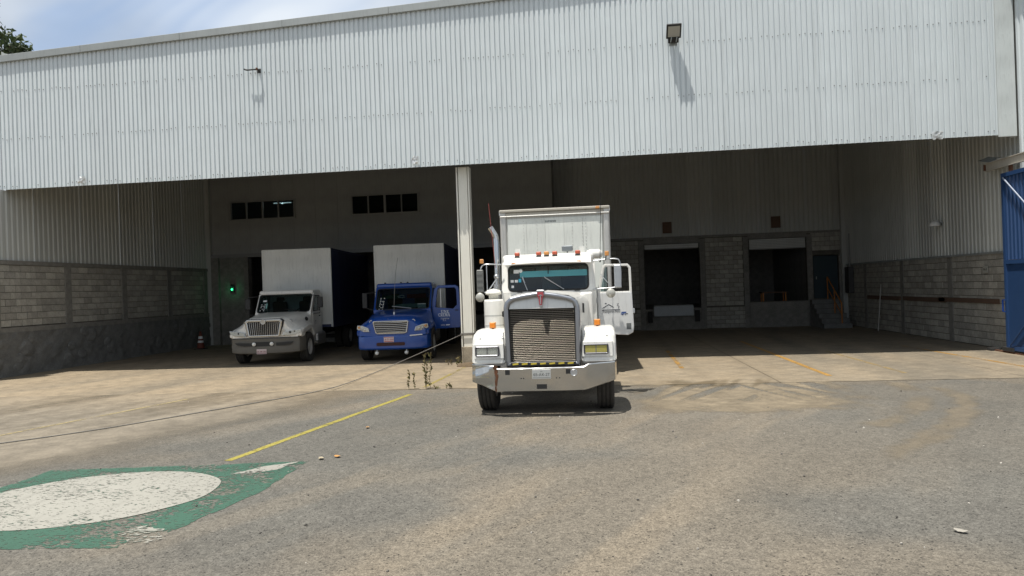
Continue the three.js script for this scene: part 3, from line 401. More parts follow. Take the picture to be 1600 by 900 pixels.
// ---------------------------------------------------------------- vehicles
function tyreGeo(r, w, rim) { const h = w / 2, p = [[rim, -h * 0.86], [r * 0.9, -h], [r * 0.965, -h * 0.92], [r, -h * 0.78]]; for (const c of [-0.46, 0, 0.46]) p.push([r, (c - 0.09) * h], [r - 0.016, (c - 0.07) * h], [r - 0.016, (c + 0.07) * h], [r, (c + 0.09) * h]); p.push([r, h * 0.78], [r * 0.965, h * 0.92], [r * 0.9, h], [rim, h * 0.86]); return lathe(p, 40).rotateZ(Math.PI / 2); }
function rimGeo(rim, w, s) { const h = w / 2; return lathe([[rim, -h * 0.84], [rim - 0.02, -h * 0.6], [rim - 0.03, h * 0.5], [rim, h * 0.85], [rim - 0.025, h * 0.8], [rim - 0.05, h * 0.45], [rim * 0.62, h * 0.28], [rim * 0.5, h * 0.34], [rim * 0.36, h * 0.34], [rim * 0.34, h * 0.66], [0.02, h * 0.7], [0.001, h * 0.7]], 32).rotateZ(-Math.PI / 2 * s); }
const wheelCache = {};
function wheel(parent, x, z, r, w, s, name = 'wheel', dual = false) {
  const k = `${r}|${w}|${s}`, c = wheelCache[k] ||= { t: uvm(clean(tyreGeo(r, w, r * 0.56)), 3), r: uvm(clean(mergeGeometries([rimGeo(r * 0.56, w, s), ...Array.from({ length: 8 }, (_, i) => { const a = i / 8 * 2 * Math.PI; return cy(0.016, 0.016, 0.04, s * w * 0.2, Math.cos(a) * r * 0.24, Math.sin(a) * r * 0.24, 0, 0, Math.PI / 2, 6); })].map(clean))), 1) };
  const g = new THREE.Group(); g.name = name; g.position.set(x, r, z); parent.add(g); share('tyre', c.t, M.tyre, g); share('rim', c.r, M.rim, g); if (dual) { share('tyre', c.t, M.tyre, g, -s * (w + 0.05), 0, 0); } return g;
}
const arcPts = (cz, cyy, r, a0, a1, n = 12) => Array.from({ length: n + 1 }, (_, i) => { const a = rad(mix(a0, a1, i / n)); return [cz + r * Math.cos(a), cyy + r * Math.sin(a)]; });
// hollow cab with windscreen opening; o: hw half width, y0 bottom, yb windscreen base, yt roof underside, zf front, zr rear, rk rake, body material
function cab(g, o) {
  const { hw, y0, yb, yt, zf, zr, rk, m } = o, zt = zf - rk, T_ = 0.05;
  const tilt = Math.atan2(rk, yt - yb), slant = Math.hypot(rk, yt - yb);
  P('cowl', bx(hw * 2, yb - y0, T_, 0, (yb + y0) / 2, zf - T_ / 2), m, g);
  const wsH = slant - o.wsTop - o.wsBot, fr = ext([[-hw, 0], [hw, 0], [hw - 0.035, slant], [-hw + 0.035, slant]], T_, 0.008, [rr(-o.wsW, o.wsBot, o.wsW, slant - o.wsTop, 0.09)], 1).translate(0, 0, -T_); fr.rotateX(-tilt).translate(0, yb, zf); P('windscreen_frame', fr, m, g);
  const pane = new THREE.Group(); pane.name = 'windscreen'; pane.position.set(0, yb, zf); pane.rotation.x = -tilt; g.add(pane);
  mesh('glass', ext(rr(-o.wsW - 0.01, o.wsBot - 0.01, o.wsW + 0.01, slant - o.wsTop + 0.01, 0.09), 0.006).translate(0, 0, -0.034), M.glass, pane);
  mesh('seal', ext(rr(-o.wsW - 0.015, o.wsBot - 0.015, o.wsW + 0.015, slant - o.wsTop + 0.015, 0.1), 0.02, 0, [rr(-o.wsW + 0.012, o.wsBot + 0.012, o.wsW - 0.012, slant - o.wsTop - 0.012, 0.08)]).translate(0, 0, -0.024 + 0.014), M.rubber, pane);
  const outline = [[zr, y0], [zf - 0.005, y0], [zf - 0.005, yb], [zt - 0.005, yt], [zr, yt]];
  const win = [[zf - 0.26, yb + 0.02], [zt - 0.1, yt - 0.1], [zf - 1.0, yt - 0.1], [zf - 1.05, yb + 0.02]];
  const doorHole = [[zf - 0.16, y0 + 0.03], [zf - 0.16, yb], [zt - 0.06, yt - 0.06], [zf - 1.1, yt - 0.06], [zf - 1.1, y0 + 0.03]];
  for (const s of [-1, 1]) {
    const open = s === o.open;
    P('cab_side', side(outline, T_, s * (hw - T_ / 2), 0.006, [open ? doorHole : win], 1), m, g);
    if (!open) { const d = new THREE.Group(); d.name = 'door'; g.add(d); mesh('door_skin', side([[zf - 1.08, y0 + 0.06], [zf - 0.18, y0 + 0.06], [zf - 0.18, yb - 0.03], [zf - 1.08, yb - 0.03]], 0.02, s * (hw + 0.008), 0.008), m, d); mesh('door_window', side(win, 0.006, s * (hw - 0.025)), M.glass, d); mesh('window_trim', [[0, 1], [1, 2], [2, 3], [3, 0]].map(([a, b]) => pipe([s * hw, win[a][1], win[a][0]], [s * hw, win[b][1], win[b][0]], 0.014)), M.rubber, d); mesh('handle', rb(0.02, 0.04, 0.15, 0.008, s * (hw + 0.03), yb - 0.16, zf - 0.95), M.rubber, d); }
  }
  P('rear_wall', bx(hw * 2, yt - y0, T_, 0, (y0 + yt) / 2, zr + T_ / 2), m, g);
  P('roof', rb(hw * 2 - 0.02, o.roofH, zt - zr + 0.06, o.roofH * 0.45, 0, yt + o.roofH / 2 - 0.03, (zt + zr) / 2 + 0.02), m, g);
  P('floor', bx(hw * 2 - 0.1, 0.06, zf - zr - 0.1, 0, y0 + 0.03, (zf + zr) / 2), M.seat, g);
  P('dashboard', [rb(hw * 2 - 0.12, 0.26, 0.36, 0.05, 0, yb - 0.16, zf - 0.24), bx(hw * 2 - 0.12, 0.5, 0.06, 0, yb - 0.5, zf - 0.3)], M.seat, g);
  for (const s of [-1, 1]) P('seat', [rb(0.5, 0.14, 0.5, 0.05, s * hw * 0.5, yb - 0.38, zr + 0.42), rb(0.5, 0.72, 0.14, 0.06, s * hw * 0.5, yb, zr + 0.18, 0.12), rb(0.26, 0.18, 0.1, 0.04, s * hw * 0.5, yb + 0.42, zr + 0.13), bx(0.3, yb - 0.44 - y0, 0.3, s * hw * 0.5, (yb - 0.44 + y0) / 2, zr + 0.42)], M.seat, g);
  P('steering_wheel', [xf(new THREE.TorusGeometry(0.22, 0.016, 8, 28), hw * 0.5, yb + 0.0, zf - 0.56, -1.0), pipe([hw * 0.5, yb, zf - 0.56], [hw * 0.5, yb - 0.2, zf - 0.3], 0.025), bx(0.4, 0.03, 0.03, hw * 0.5, yb, zf - 0.56, -1.0)], M.rubber, g);
  return pane;
}
function wiper(pane, a, b) { P('wiper', [pipe([...a, 0.012], [...b, 0.02], 0.009, 6), pipe([b[0] - (b[0] - a[0]) * 0.4 + 0.012, b[1] - (b[1] - a[1]) * 0.4, 0.012], [b[0] + (b[0] - a[0]) * 0.08 + 0.012, b[1] + (b[1] - a[1]) * 0.08, 0.008], 0.007, 6)], M.chromeDull, pane); }
function lampUnit(parent, name, w, h, x, y, z, ry = 0, lens = M.lens) { const g = new THREE.Group(); g.name = name; g.position.set(x, y, z); g.rotation.y = ry; parent.add(g); mesh('bezel', ext(rr(-w / 2 - 0.022, -h / 2 - 0.022, w / 2 + 0.022, h / 2 + 0.022, 0.025), 0.05, 0.008, [rr(-w / 2, -h / 2, w / 2, h / 2, 0.012)], 1).translate(0, 0, -0.02), M.bezel ||= mat(0.10, 0.10, 0.11, { roughness: 0.3, metalness: 0.6 }), g); mesh('reflector', [bx(w, h, 0.01, 0, 0, -0.025), bx(0.02, h, 0.04, 0, 0, 0)], M.chassis2 ||= mat(0.16, 0.16, 0.15, { roughness: 0.5, metalness: 0.3 }), g); for (const s of [-1, 1]) mesh('lens', bx(w / 2 - 0.014, h - 0.01, 0.012, s * w / 4, 0, 0.012), lens, g); const rib = []; for (let i = 1; i < 12; i++) rib.push(bx(0.003, h - 0.02, 0.004, -w / 2 + w * i / 12, 0, 0.019)); mesh('lens_ribs', rib, lens, g); return g; }

{ // ---- white conventional semi tractor
  const t = thing('semi_truck', 'white long nosed semi truck with tall chrome grille, dented chrome bumper and open driver door', 'truck', [-0.85, 0, -11.4]);
  // bumper: one pressed sheet, wings swept back, near wing creased
  const cols = [[-1.19, -0.38, 0.86, 0.57], [-1.185, -0.22, 0.86, 0.565], [-1.12, -0.15, 0.862, 0.55], [-1.0, -0.13, 0.86, 0.515], [-0.88, -0.05, 0.855, 0.47], [-0.79, -0.045, 0.84, 0.43], [-0.745, 0, 0.802, 0.42], [-0.5, 0.004, 0.80, 0.42], [-0.2, 0, 0.80, 0.42], [0.1, 0.004, 0.802, 0.42], [0.4, 0, 0.803, 0.42], [0.66, 0, 0.808, 0.425], [0.73, -0.012, 0.845, 0.44], [0.9, -0.06, 0.855, 0.49], [1.08, -0.11, 0.86, 0.545], [1.16, -0.17, 0.862, 0.565], [1.19, -0.38, 0.862, 0.57]];
  const rn = rngOf(12), wave = cols.map(() => (rn() - 0.5) * 0.01);
  P('bumper', loft(cols.map(([x, z, a, b], i) => { const o = [[x, a - 0.02, z - 0.06], [x, a, z - 0.045], [x, a + 0.002, z - 0.014], [x, a - 0.012, z]]; for (let k = 1; k < 6; k++) { const tt = k / 6; o.push([x, mix(a - 0.012, b + 0.012, tt), z + wave[i] * Math.sin(tt * 3.1) + (x < -0.85 ? 0.014 * Math.sin(tt * 4 + x * 7) : 0)]); } o.push([x, b + 0.012, z], [x, b, z - 0.014], [x, b, z - 0.07]); return o.reverse(); }), 0.55), Object.assign(M.chrome, { side: THREE.DoubleSide }), t);
  P('rust_streak', [[-0.765, 0.82, 0.07, 0.05], [-0.755, 0.75, 0.06, 0.1], [-0.745, 0.66, 0.045, 0.1], [-0.76, 0.57, 0.035, 0.1], [-0.765, 0.48, 0.03, 0.09]].map(([x, y, w, h], i) => { const g = new THREE.CircleGeometry(1, 9); const p = g.attributes.position; for (let k = 1; k < p.count; k++) { const f = 0.7 + 0.6 * hash(k, i, 4); p.setXY(k, p.getX(k) * f, p.getY(k) * f); } return g.scale(w / 2, h / 1.6, 1).translate(x, y, 0.012 + i * 0.0006); }), M.rust, t);
  const lp = new THREE.Group(); lp.name = 'license_plate'; t.add(lp); mesh('plate', rb(0.30, 0.15, 0.008, 0.003, -0.02, 0.70, 0.012), mat(0.52, 0.53, 0.52, { roughness: 0.4, metalness: 0.5 }), lp);
  decal('plate_lettering', 0.28, 0.13, (c, w, h) => { c.fillStyle = '#6b6d6c'; c.font = `bold ${h * 0.5}px sans-serif`; c.textAlign = 'center'; c.fillText('65-AK-2T', w / 2, h * 0.72); c.font = `bold ${h * 0.17}px sans-serif`; c.fillText('SPF', w * 0.5, h * 0.24); c.fillRect(0, h * 0.9, w, h * 0.05); }, lp, -0.02, 0.70, 0.0175);
  P('tow_opening', bx(0.165, 0.075, 0.02, -0.02, 0.5, 0.0), M.black, t); for (const x of [-0.57, 0.41]) P('step_opening', [bx(0.075, 0.075, 0.02, x, 0.735, 0.0)], M.black, t); P('fog_lamp', [cy(0.048, 0.048, 0.03, 0.5, 0.715, 0.012, Math.PI / 2), xf(new THREE.TorusGeometry(0.048, 0.008, 8, 20), 0.5, 0.715, 0.026)], M.chromeDull, t);
  for (const x of [-0.35, -0.31, 0.22, 0.27]) P('bolt', cy(0.011, 0.011, 0.012, x, 0.635, 0.006, Math.PI / 2, 0, 0, 8), M.chassis, t);
  P('bumper_beam', [bx(1.9, 0.18, 0.08, 0, 0.62, -0.16), bx(0.12, 0.2, 0.5, -0.43, 0.66, -0.4), bx(0.12, 0.2, 0.5, 0.43, 0.66, -0.4)], M.chassis, t);
  // grille
  const gz = -0.3, outer = [[-0.615, 0.79], [-0.635, 1.55], [-0.632, 1.78], [-0.60, 1.875], [-0.52, 1.945], [-0.3, 1.995], [-0.03, 2.03], [0.26, 1.985], [0.5, 1.925], [0.585, 1.86], [0.618, 1.77], [0.625, 1.55], [0.605, 0.79]].reverse(), inner = [[-0.535, 0.872], [-0.55, 1.75], [-0.52, 1.835], [-0.45, 1.885], [-0.03, 1.955], [0.4, 1.875], [0.5, 1.83], [0.54, 1.75], [0.53, 0.872]].reverse();
  const grille = new THREE.Group(); grille.name = 'grille'; t.add(grille);
  mesh('surround', ext(outer, 0.16, 0.034, [inner], 4).translate(0, 0, gz - 0.1), mat(0.36, 0.37, 0.39, { roughness: 0.3, metalness: 1 }), grille);
  mesh('header_plate', ext([[-0.545, 1.745], [0.535, 1.735], [0.5, 1.84], [0.4, 1.88], [-0.03, 1.965], [-0.45, 1.89], [-0.52, 1.845]], 0.02, 0.004).translate(0, -1.74, 0).rotateX(-0.22).translate(0, 1.74, gz + 0.0), mat(0.66, 0.66, 0.64, { roughness: 0.4, metalness: 0.7, map: T.grime }), grille);
  const barG = uvm(clean(rb(1.07, 0.0058, 0.022, 0.0025, -0.008, 0, gz - 0.03))); for (let i = 0; i < 29; i++) share('grille_bar', barG, M.chromeBar ||= mat(0.40, 0.36, 0.30, { roughness: 0.35, metalness: 1 }), grille, 0, 0.885 + i * 0.0297, 0);
  mesh('radiator', bx(1.08, 0.94, 0.02, -0.005, 1.29, gz - 0.085), mat(0.022, 0.02, 0.018, { roughness: 0.9 }), grille); mesh('support', [-0.36, -0.18, 0, 0.18, 0.36].map((x) => bx(0.006, 0.88, 0.012, x - 0.01, 1.3, gz - 0.066)), M.chassis, grille);
  mesh('hazard_strip', bx(1.08, 0.045, 0.012, -0.005, 0.842, gz + 0.066), M.black, grille); for (let i = 0; i < 7; i++) mesh('yellow_dash', bx(0.095, 0.026, 0.006, -0.46 + i * 0.151, 0.843, gz + 0.074, 0, 0, 0.1), M.yellow, grille);
  const bd = new THREE.Group(); bd.name = 'hood_badge'; t.add(bd); mesh('shield', ext([[-0.03, 1.80], [0.01, 1.80], [0.022, 1.90], [0.045, 1.965], [0.035, 2.02], [-0.055, 2.02], [-0.065, 1.965], [-0.042, 1.90]], 0.03, 0.006).translate(0, 0, gz + 0.055), M.badgeRed, bd); mesh('badge_frame', [rb(0.13, 0.035, 0.05, 0.012, -0.01, 2.035, gz + 0.06), rb(0.05, 0.03, 0.04, 0.008, -0.01, 1.79, gz + 0.06), bx(0.012, 0.16, 0.008, -0.01, 1.9, gz + 0.088), bx(0.06, 0.01, 0.008, -0.01, 1.965, gz + 0.088)], M.chromeDull, bd);
  // hood
  const hs = (z, hw, top, low, pk) => [[-hw, low, z], [-hw - 0.005, top - 0.42, z], [-hw, top - 0.2, z], [-hw + 0.05, top - 0.1, z], [-hw * 0.75, top - 0.05, z], [-hw * 0.35, top - 0.015, z], [0, top + pk, z], [hw * 0.35, top - 0.015, z], [hw * 0.75, top - 0.05, z], [hw - 0.05, top - 0.1, z], [hw, top - 0.2, z], [hw + 0.005, top - 0.42, z], [hw, low, z]].reverse();
  P('hood', loft([hs(gz - 0.06, 0.595, 2.0, 1.0, 0.012), hs(-1.0, 0.64, 2.01, 1.1, 0.012), hs(-1.7, 0.72, 2.02, 1.1, 0.012), hs(-2.22, 0.8, 2.03, 1.1, 0.01)].reverse(), 0.5), Object.assign(M.paintWhite, { side: THREE.DoubleSide }), t);
  P('engine_block', [rb(0.8, 0.8, 1.5, 0.05, 0, 1.3, -1.2)], M.chassis, t); P('hood_vent', bx(0.035, 0.16, 0.05, 0.675, 1.72, -0.75), M.chassis, t); P('hood_latch', rb(0.05, 0.1, 0.06, 0.02, -0.655, 1.67, -0.42), M.rubber, t);
  P('cowl_panel', [rb(0.24, 0.72, 0.10, 0.04, 0.72, 1.62, -1.95)], M.paintWhite, t);
  // fenders, lamps
  for (const s of [-1, 1]) {
    const f = new THREE.Group(); f.name = 'fender'; t.add(f);
    const arch = arcPts(-0.86, 0.52, 0.63, 160, 28, 12);
    mesh('fender_shell', side([[-0.25, 0.865], [-0.262, 1.0], [-0.285, 1.16], [-0.34, 1.28], [-0.46, 1.36], [-0.7, 1.40], [-1.1, 1.40], [-1.45, 1.30], [-1.7, 1.08], [-1.84, 0.78], ...arch], 0.58, s * 0.905, 0.085, [], 4), M.paintWhite, f);
    mesh('headlight_panel', rb(0.50, 0.26, 0.04, 0.018, s * 0.90 + (s > 0 ? -0.01 : 0), 1.06, -0.265, -0.06), M.paintWhite, f);
    mesh('fender_lip', bx(0.44, 0.02, 0.04, s * 0.9, 0.875, -0.25), M.paintWhite, f);
    lampUnit(t, 'headlight', 0.36, 0.12, s * 0.905 + (s < 0 ? -0.02 : -0.04), 1.065, -0.235, 0, s > 0 ? M.lensYellow : M.lens);
    const ts = new THREE.Group(); ts.name = 'turn_signal'; t.add(ts); mesh('housing', rb(0.11, 0.11, 0.08, 0.012, s * 0.90, 1.465, -0.82), M.amberDull, ts); mesh('amber_lens', rb(0.085, 0.085, 0.03, 0.008, s * 0.90, 1.468, -0.77), M.amber, ts); mesh('stalk', cy(0.02, 0.02, 0.08, s * 0.9, 1.4, -0.82, 0, 0, 0, 8), M.rubber, ts);
    wheel(t, s * 1.0, -0.88, 0.51, 0.29, s, 'front_wheel');
  }
  P('side_reflector', bx(0.012, 0.1, 0.03, 1.195, 1.02, -0.5), M.redLens, t);
  P('hood_seam', [pipe([-0.012, 2.012, -0.36], [-0.012, 2.042, -2.2], 0.006, 6)], M.chassis, t);
  for (const s of [-1, 1]) { P('fender_gap', bx(0.012, 0.46, 0.01, s * 0.645, 1.14, -0.255), M.chassis, t); P('grab_bar', [pipe([s * 0.93, 1.35, -3.42], [s * 0.93, 2.05, -3.42], 0.014), pipe([s * 0.9, 1.36, -3.42], [s * 0.93, 1.36, -3.42], 0.01), pipe([s * 0.9, 2.04, -3.42], [s * 0.93, 2.04, -3.42], 0.01)], M.chromeDull, t); for (const [bx0, by] of [[0.7, 0.93], [1.1, 0.93], [0.68, 1.3], [1.05, 1.27]]) P('bolt', cy(0.01, 0.01, 0.01, s * bx0, by, -0.262 - (by > 1.2 ? 0.07 : 0), Math.PI / 2, 0, 0, 6), M.chassis2 ||= mat(0.16, 0.16, 0.15, { roughness: 0.5, metalness: 0.3 }), t); P('cowl_drain', bx(0.1, 0.012, 0.012, s * 0.55, 2.012, -2.19), M.chassis, t); }
  P('front_axle', [cy(0.06, 0.06, 1.8, 0, 0.48, -0.88, 0, 0, Math.PI / 2, 10), bx(0.1, 0.12, 1.2, -0.45, 0.58, -0.9), bx(0.1, 0.12, 1.2, 0.45, 0.58, -0.9), cy(0.025, 0.025, 1.5, 0, 0.4, -0.7, 0, 0, Math.PI / 2, 8)], M.chassis, t);
  // air cleaner canister, intake cap, straps
  const ac = new THREE.Group(); ac.name = 'air_cleaner'; ac.position.set(-1.0, 1.3, -1.75); t.add(ac); mesh('canister', lathe([[0.001, 0], [0.15, 0], [0.185, 0.04], [0.185, 0.56], [0.17, 0.6], [0.001, 0.6]], 28), M.paintWhite, ac); mesh('intake_cap', lathe([[0.001, 0.6], [0.09, 0.6], [0.09, 0.68], [0.15, 0.69], [0.15, 0.72], [0.12, 0.77], [0.001, 0.8]], 24), mat(0.66, 0.65, 0.58, { roughness: 0.6 }), ac); mesh('strap', [0.12, 0.3].map((y) => cy(0.188, 0.188, 0.025, 0, y, 0, 0, 0, 0, 28)), M.paintGrey, ac); mesh('mount', bx(0.3, 0.1, 0.1, 0.2, 0.3, 0), M.paintGrey, ac);
  // cab
  const c = { hw: 0.90, y0: 1.05, yb: 2.0, yt: 2.60, zf: -2.2, zr: -3.55, rk: 0.14, m: M.paintWhite, wsTop: 0.08, wsBot: 0.035, wsW: 0.765, roofH: 0.17, open: 1 };
  const pane = cab(t, c);
  mesh('sun_strip', bx(1.3, 0.12, 0.003, 0.1, 0.37, -0.0255), mat(0.10, 0.36, 0.42, { roughness: 0.35, transparent: true, opacity: 0.8 }), pane);
  mesh('centre_mullion', bx(0.02, 0.15, 0.02, 0, 0.44, -0.02), M.rubber, pane); wiper(pane, [-0.4, 0.04], [-0.5, 0.3]); wiper(pane, [0.3, 0.04], [-0.06, 0.28]);
  for (const [x, y, w, h, m] of [[-0.62, 0.43, 0.1, 0.07, M.stickerW], [-0.70, 0.24, 0.06, 0.05, M.stickerW], [-0.62, 0.24, 0.06, 0.05, M.stickerW], [-0.55, 0.25, 0.05, 0.07, M.stickerB], [-0.69, 0.13, 0.05, 0.05, M.stickerW]]) mesh('sticker', bx(w, h, 0.002, x, y, -0.025), m, pane);
  mesh('sticker', cy(0.036, 0.036, 0.003, -0.535, 0.44, -0.024, Math.PI / 2), M.stickerW, pane);
  // visor with a shallow peak
  const vs = (x) => { const k = 1 - Math.pow(Math.abs(x) / 0.88, 2); return [[x, 2.64, c.zf - 0.12], [x, 2.66 + 0.02 * k, c.zf - 0.06], [x, 2.59 + 0.03 * k, c.zf + 0.10 + 0.1 * k], [x, 2.535 + 0.03 * k, c.zf + 0.17 + 0.1 * k], [x, 2.52 + 0.03 * k, c.zf + 0.16 + 0.1 * k], [x, 2.6 + 0.03 * k, c.zf + 0.02]]; };
  P('sun_visor', loft([-0.83, -0.8, -0.6, -0.4, -0.2, 0, 0.2, 0.4, 0.6, 0.8, 0.83].map(vs), 0.5), M.paintWhite, t);
  for (const [x, m] of [[-0.59, M.redLens], [-0.17, M.redLens], [-0.02, M.amberDull], [0.14, M.redLens], [0.58, M.redLens]]) { const l = new THREE.Group(); l.name = 'marker_light'; t.add(l); mesh('base', rb(0.10, 0.03, 0.1, 0.01, x, 2.70, -2.33), M.chassis, l); mesh('marker_lens', rb(0.1, 0.08, 0.09, 0.025, x, 2.745, -2.33), m, l); }
  for (const x of [-0.63, 0.6]) P('visor_reflector', bx(0.08, 0.018, 0.01, x, 2.565, c.zf + 0.21), M.amber, t);
  P('work_lamp', [rb(0.21, 0.11, 0.1, 0.02, 0.38, 2.83, -2.45), cy(0.015, 0.015, 0.12, 0.38, 2.74, -2.45, 0, 0, 0, 8)], mat(0.20, 0.22, 0.23, { roughness: 0.35, metalness: 0.4 }), t);
  for (const x of [-0.6, 0.66]) P('roof_fin', bx(0.1, 0.16, 0.03, x, 2.79, -2.6), M.boxWhite, t);
  P('air_tank', xf(new THREE.CapsuleGeometry(0.09, 0.16, 6, 16), 0.90, 2.72, -2.75, 0, 0, Math.PI / 2), M.paintWhite, t); const sl = new THREE.Group(); sl.name = 'side_marker'; t.add(sl); mesh('stem', pipe([1.1, 2.56, -2.1], [1.12, 2.66, -2.1], 0.01), M.rubber, sl); mesh('amber_lens', rb(0.08, 0.09, 0.05, 0.015, 1.13, 2.69, -2.1), M.amberDull, sl);
  // exhaust stack, antennas
  const ex = new THREE.Group(); ex.name = 'exhaust_stack'; t.add(ex); mesh('pipe', [cy(0.062, 0.062, 1.5, -1.19, 2.35, -3.8), tube([[-1.19, 3.08, -3.8], [-1.2, 3.22, -3.8], [-1.26, 3.34, -3.8], [-1.31, 3.42, -3.8]], 0.062, 14, 16)], M.chrome, ex); mesh('muffler', cy(0.1, 0.1, 1.0, -1.19, 1.7, -3.8), M.chromeDull, ex); mesh('stack_bracket', bx(0.3, 0.05, 0.05, -1.03, 2.0, -3.75), M.chassis, ex);
  P('cb_antenna', [pipe([-1.0, 2.5, -2.15], [-1.1, 3.75, -2.2], 0.005, 6)], mat(0.30, 0.06, 0.05, { roughness: 0.5 }), t); P('whip_antenna', [pipe([1.0, 2.55, -2.15], [1.06, 3.85, -2.2], 0.006, 6), cy(0.015, 0.015, 0.06, 1.0, 2.56, -2.15, 0, 0, 0, 8)], M.black, t);
  // mirrors
  const mirror = (s, xo, name) => { const g = new THREE.Group(); g.name = name; t.add(g); const X = (x) => s * (0.9 + x), z = -2.12;
    mesh('bracket', s < 0 ? [tube([[X(0), 2.56, z - 0.08], [X(0.2), 2.57, z], [X(0.33), 2.56, z], [X(0.38), 2.5, z], [X(0.38), 2.42, z]], 0.013, 24, 8), pipe([X(0), 2.05, z - 0.08], [X(0.33), 2.03, z], 0.013), pipe([X(0.27), 2.56, z], [X(0.27), 2.03, z], 0.011), pipe([X(0.25), 2.06, z], [X(0.08), 2.3, z - 0.05], 0.011), pipe([X(0.1), 2.3, z - 0.05], [X(0.1), 2.04, z - 0.05], 0.009)] : [tube([[X(-0.02), 2.56, z], [X(0.2), 2.58, z], [X(0.42), 2.58, z], [X(0.47), 2.5, z], [X(0.48), 2.2, z], [X(0.42), 2.06, z], [X(0.1), 2.03, z], [X(-0.05), 2.02, z - 0.05]], 0.012, 32, 8), pipe([X(0.1), 2.3, z], [X(0.28), 2.08, z], 0.009)], M.chromeDull, g);
    const hx = s < 0 ? X(0.4) : X(0.42); mesh('mirror_housing', [rb(0.135, 0.44, 0.05, 0.02, hx, 2.25, z + 0.01), ...[-0.1, 0.02, 0.13].map((y) => bx(0.12, 0.012, 0.012, hx, 2.25 + y, z + 0.04))], s < 0 ? M.chassis2 ||= mat(0.16, 0.16, 0.15, { roughness: 0.5, metalness: 0.3 }) : M.chromeDull, g); mesh('mirror_glass', bx(0.115, 0.4, 0.006, hx, 2.25, z - 0.02), M.mirror, g);
    const cx = s < 0 ? X(0.41) : X(0.28); mesh('convex_mirror', xf(new THREE.SphereGeometry(0.16, 20, 8, 0, 2 * Math.PI, 0, 0.58), cx, 1.94 - 0.0, z - 0.1, Math.PI / 2), mat(0.46, 0.45, 0.40, { roughness: 0.4, metalness: 0.5, side: THREE.DoubleSide }), g);
    if (s < 0) mesh('amber_lens', [rb(0.075, 0.085, 0.05, 0.015, X(0.36), 2.63, z)], M.amberDull, g); return g; };
  mirror(-1, 0, 'mirror'); mirror(1, 0, 'mirror');
  P('spot_lamp', [cy(0.05, 0.03, 0.09, -0.98, 2.33, -2.15, Math.PI / 2), sp(0.045, -0.98, 2.33, -2.11)], M.chromeDull, t);
  // open driver door, outer face towards the yard
  const d = new THREE.Group(); d.name = 'open_door'; d.position.set(0.93, 0, -2.42); d.rotation.y = rad(2); t.add(d);
  mesh('door_panel', ext([[0, 1.2], [0.04, 1.15], [0.56, 1.12], [0.66, 1.17], [0.68, 1.28], [0.66, 1.95], [0, 1.95]], 0.06, 0.014, [], 2).translate(0, 0, -0.03), mat(0.70, 0.72, 0.74, { roughness: 0.3, clearcoat: 0.6, clearcoatRoughness: 0.1, map: T.grime }), d);
  mesh('window_frame', ext([[0, 1.94], [0.66, 1.94], [0.655, 2.42], [0.6, 2.49], [0.16, 2.5], [0.11, 2.46]], 0.05, 0.01, [[[0.05, 1.965], [0.615, 1.965], [0.61, 2.4], [0.58, 2.445], [0.18, 2.455], [0.15, 2.43]]], 2).translate(0, 0, -0.025), M.paintWhite, d);
  mesh('vent_window', ext([[0.06, 1.97], [0.19, 1.97], [0.19, 2.44], [0.165, 2.44]], 0.006), M.glass, d); mesh('vent_post', bx(0.02, 0.48, 0.03, 0.2, 2.2, 0), M.rubber, d); mesh('door_handle', rb(0.05, 0.09, 0.03, 0.01, 0.72 - 0.04, 1.58, -0.0), M.chromeDull, d);
  mesh('inner_trim', bx(0.58, 0.7, 0.03, 0.34, 1.55, -0.05), M.seat, d); mesh('placard', bx(0.09, 0.12, 0.004, 0.58, 1.29, 0.032), mat(0.13, 0.14, 0.14, { roughness: 0.6 }), d); mesh('hinge', [cy(0.015, 0.015, 0.1, -0.01, 1.35, 0.01), cy(0.015, 0.015, 0.1, -0.01, 1.8, 0.01)], M.chromeDull, d);
  decal('door_lettering', 0.52, 0.32, (x, w, h) => { x.strokeStyle = '#232a38'; x.fillStyle = '#232a38'; x.lineWidth = h * 0.045; x.beginPath(); x.moveTo(w * 0.03, h * 0.42); x.lineTo(w * 0.27, h * 0.2); x.lineTo(w * 0.45, h * 0.38); x.stroke(); x.fillRect(w * 0.13, h * 0.1, w * 0.06, h * 0.06); x.fillRect(w * 0.02, h * 0.5, w * 0.66, h * 0.045); x.font = `bold ${h * 0.2}px serif`; x.fillText('Transportes Pérez', w * 0.03, h * 0.69, w * 0.66); x.font = `bold ${h * 0.2}px serif`; x.fillText('Z', w * 0.56, h * 0.28); x.fillText('F', w * 0.6, h * 0.46); x.font = `${h * 0.1}px sans-serif`; x.fillText('A D C', w * 0.19, h * 0.45); x.fillStyle = '#2c4a86'; x.fillRect(w * 0.72, h * 0.66, w * 0.18, h * 0.08); x.fillRect(w * 0.7, h * 0.76, w * 0.13, h * 0.06); x.fillStyle = '#232a38'; x.fillRect(w * 0.86, h * 0.76, w * 0.1, h * 0.04); x.beginPath(); x.arc(w * 0.76, h * 0.84, h * 0.03, 0, 7); x.arc(w * 0.87, h * 0.84, h * 0.03, 0, 7); x.fill(); }, d, 0.33, 1.62, 0.034);
  // chassis
  P('frame_rails', [bx(0.09, 0.26, 7.0, -0.43, 0.78, -4.2), bx(0.09, 0.26, 7.0, 0.43, 0.78, -4.2), ...[-1.5, -3, -4.5, -6].map((z) => bx(0.86, 0.16, 0.1, 0, 0.78, z))], M.chassis, t);
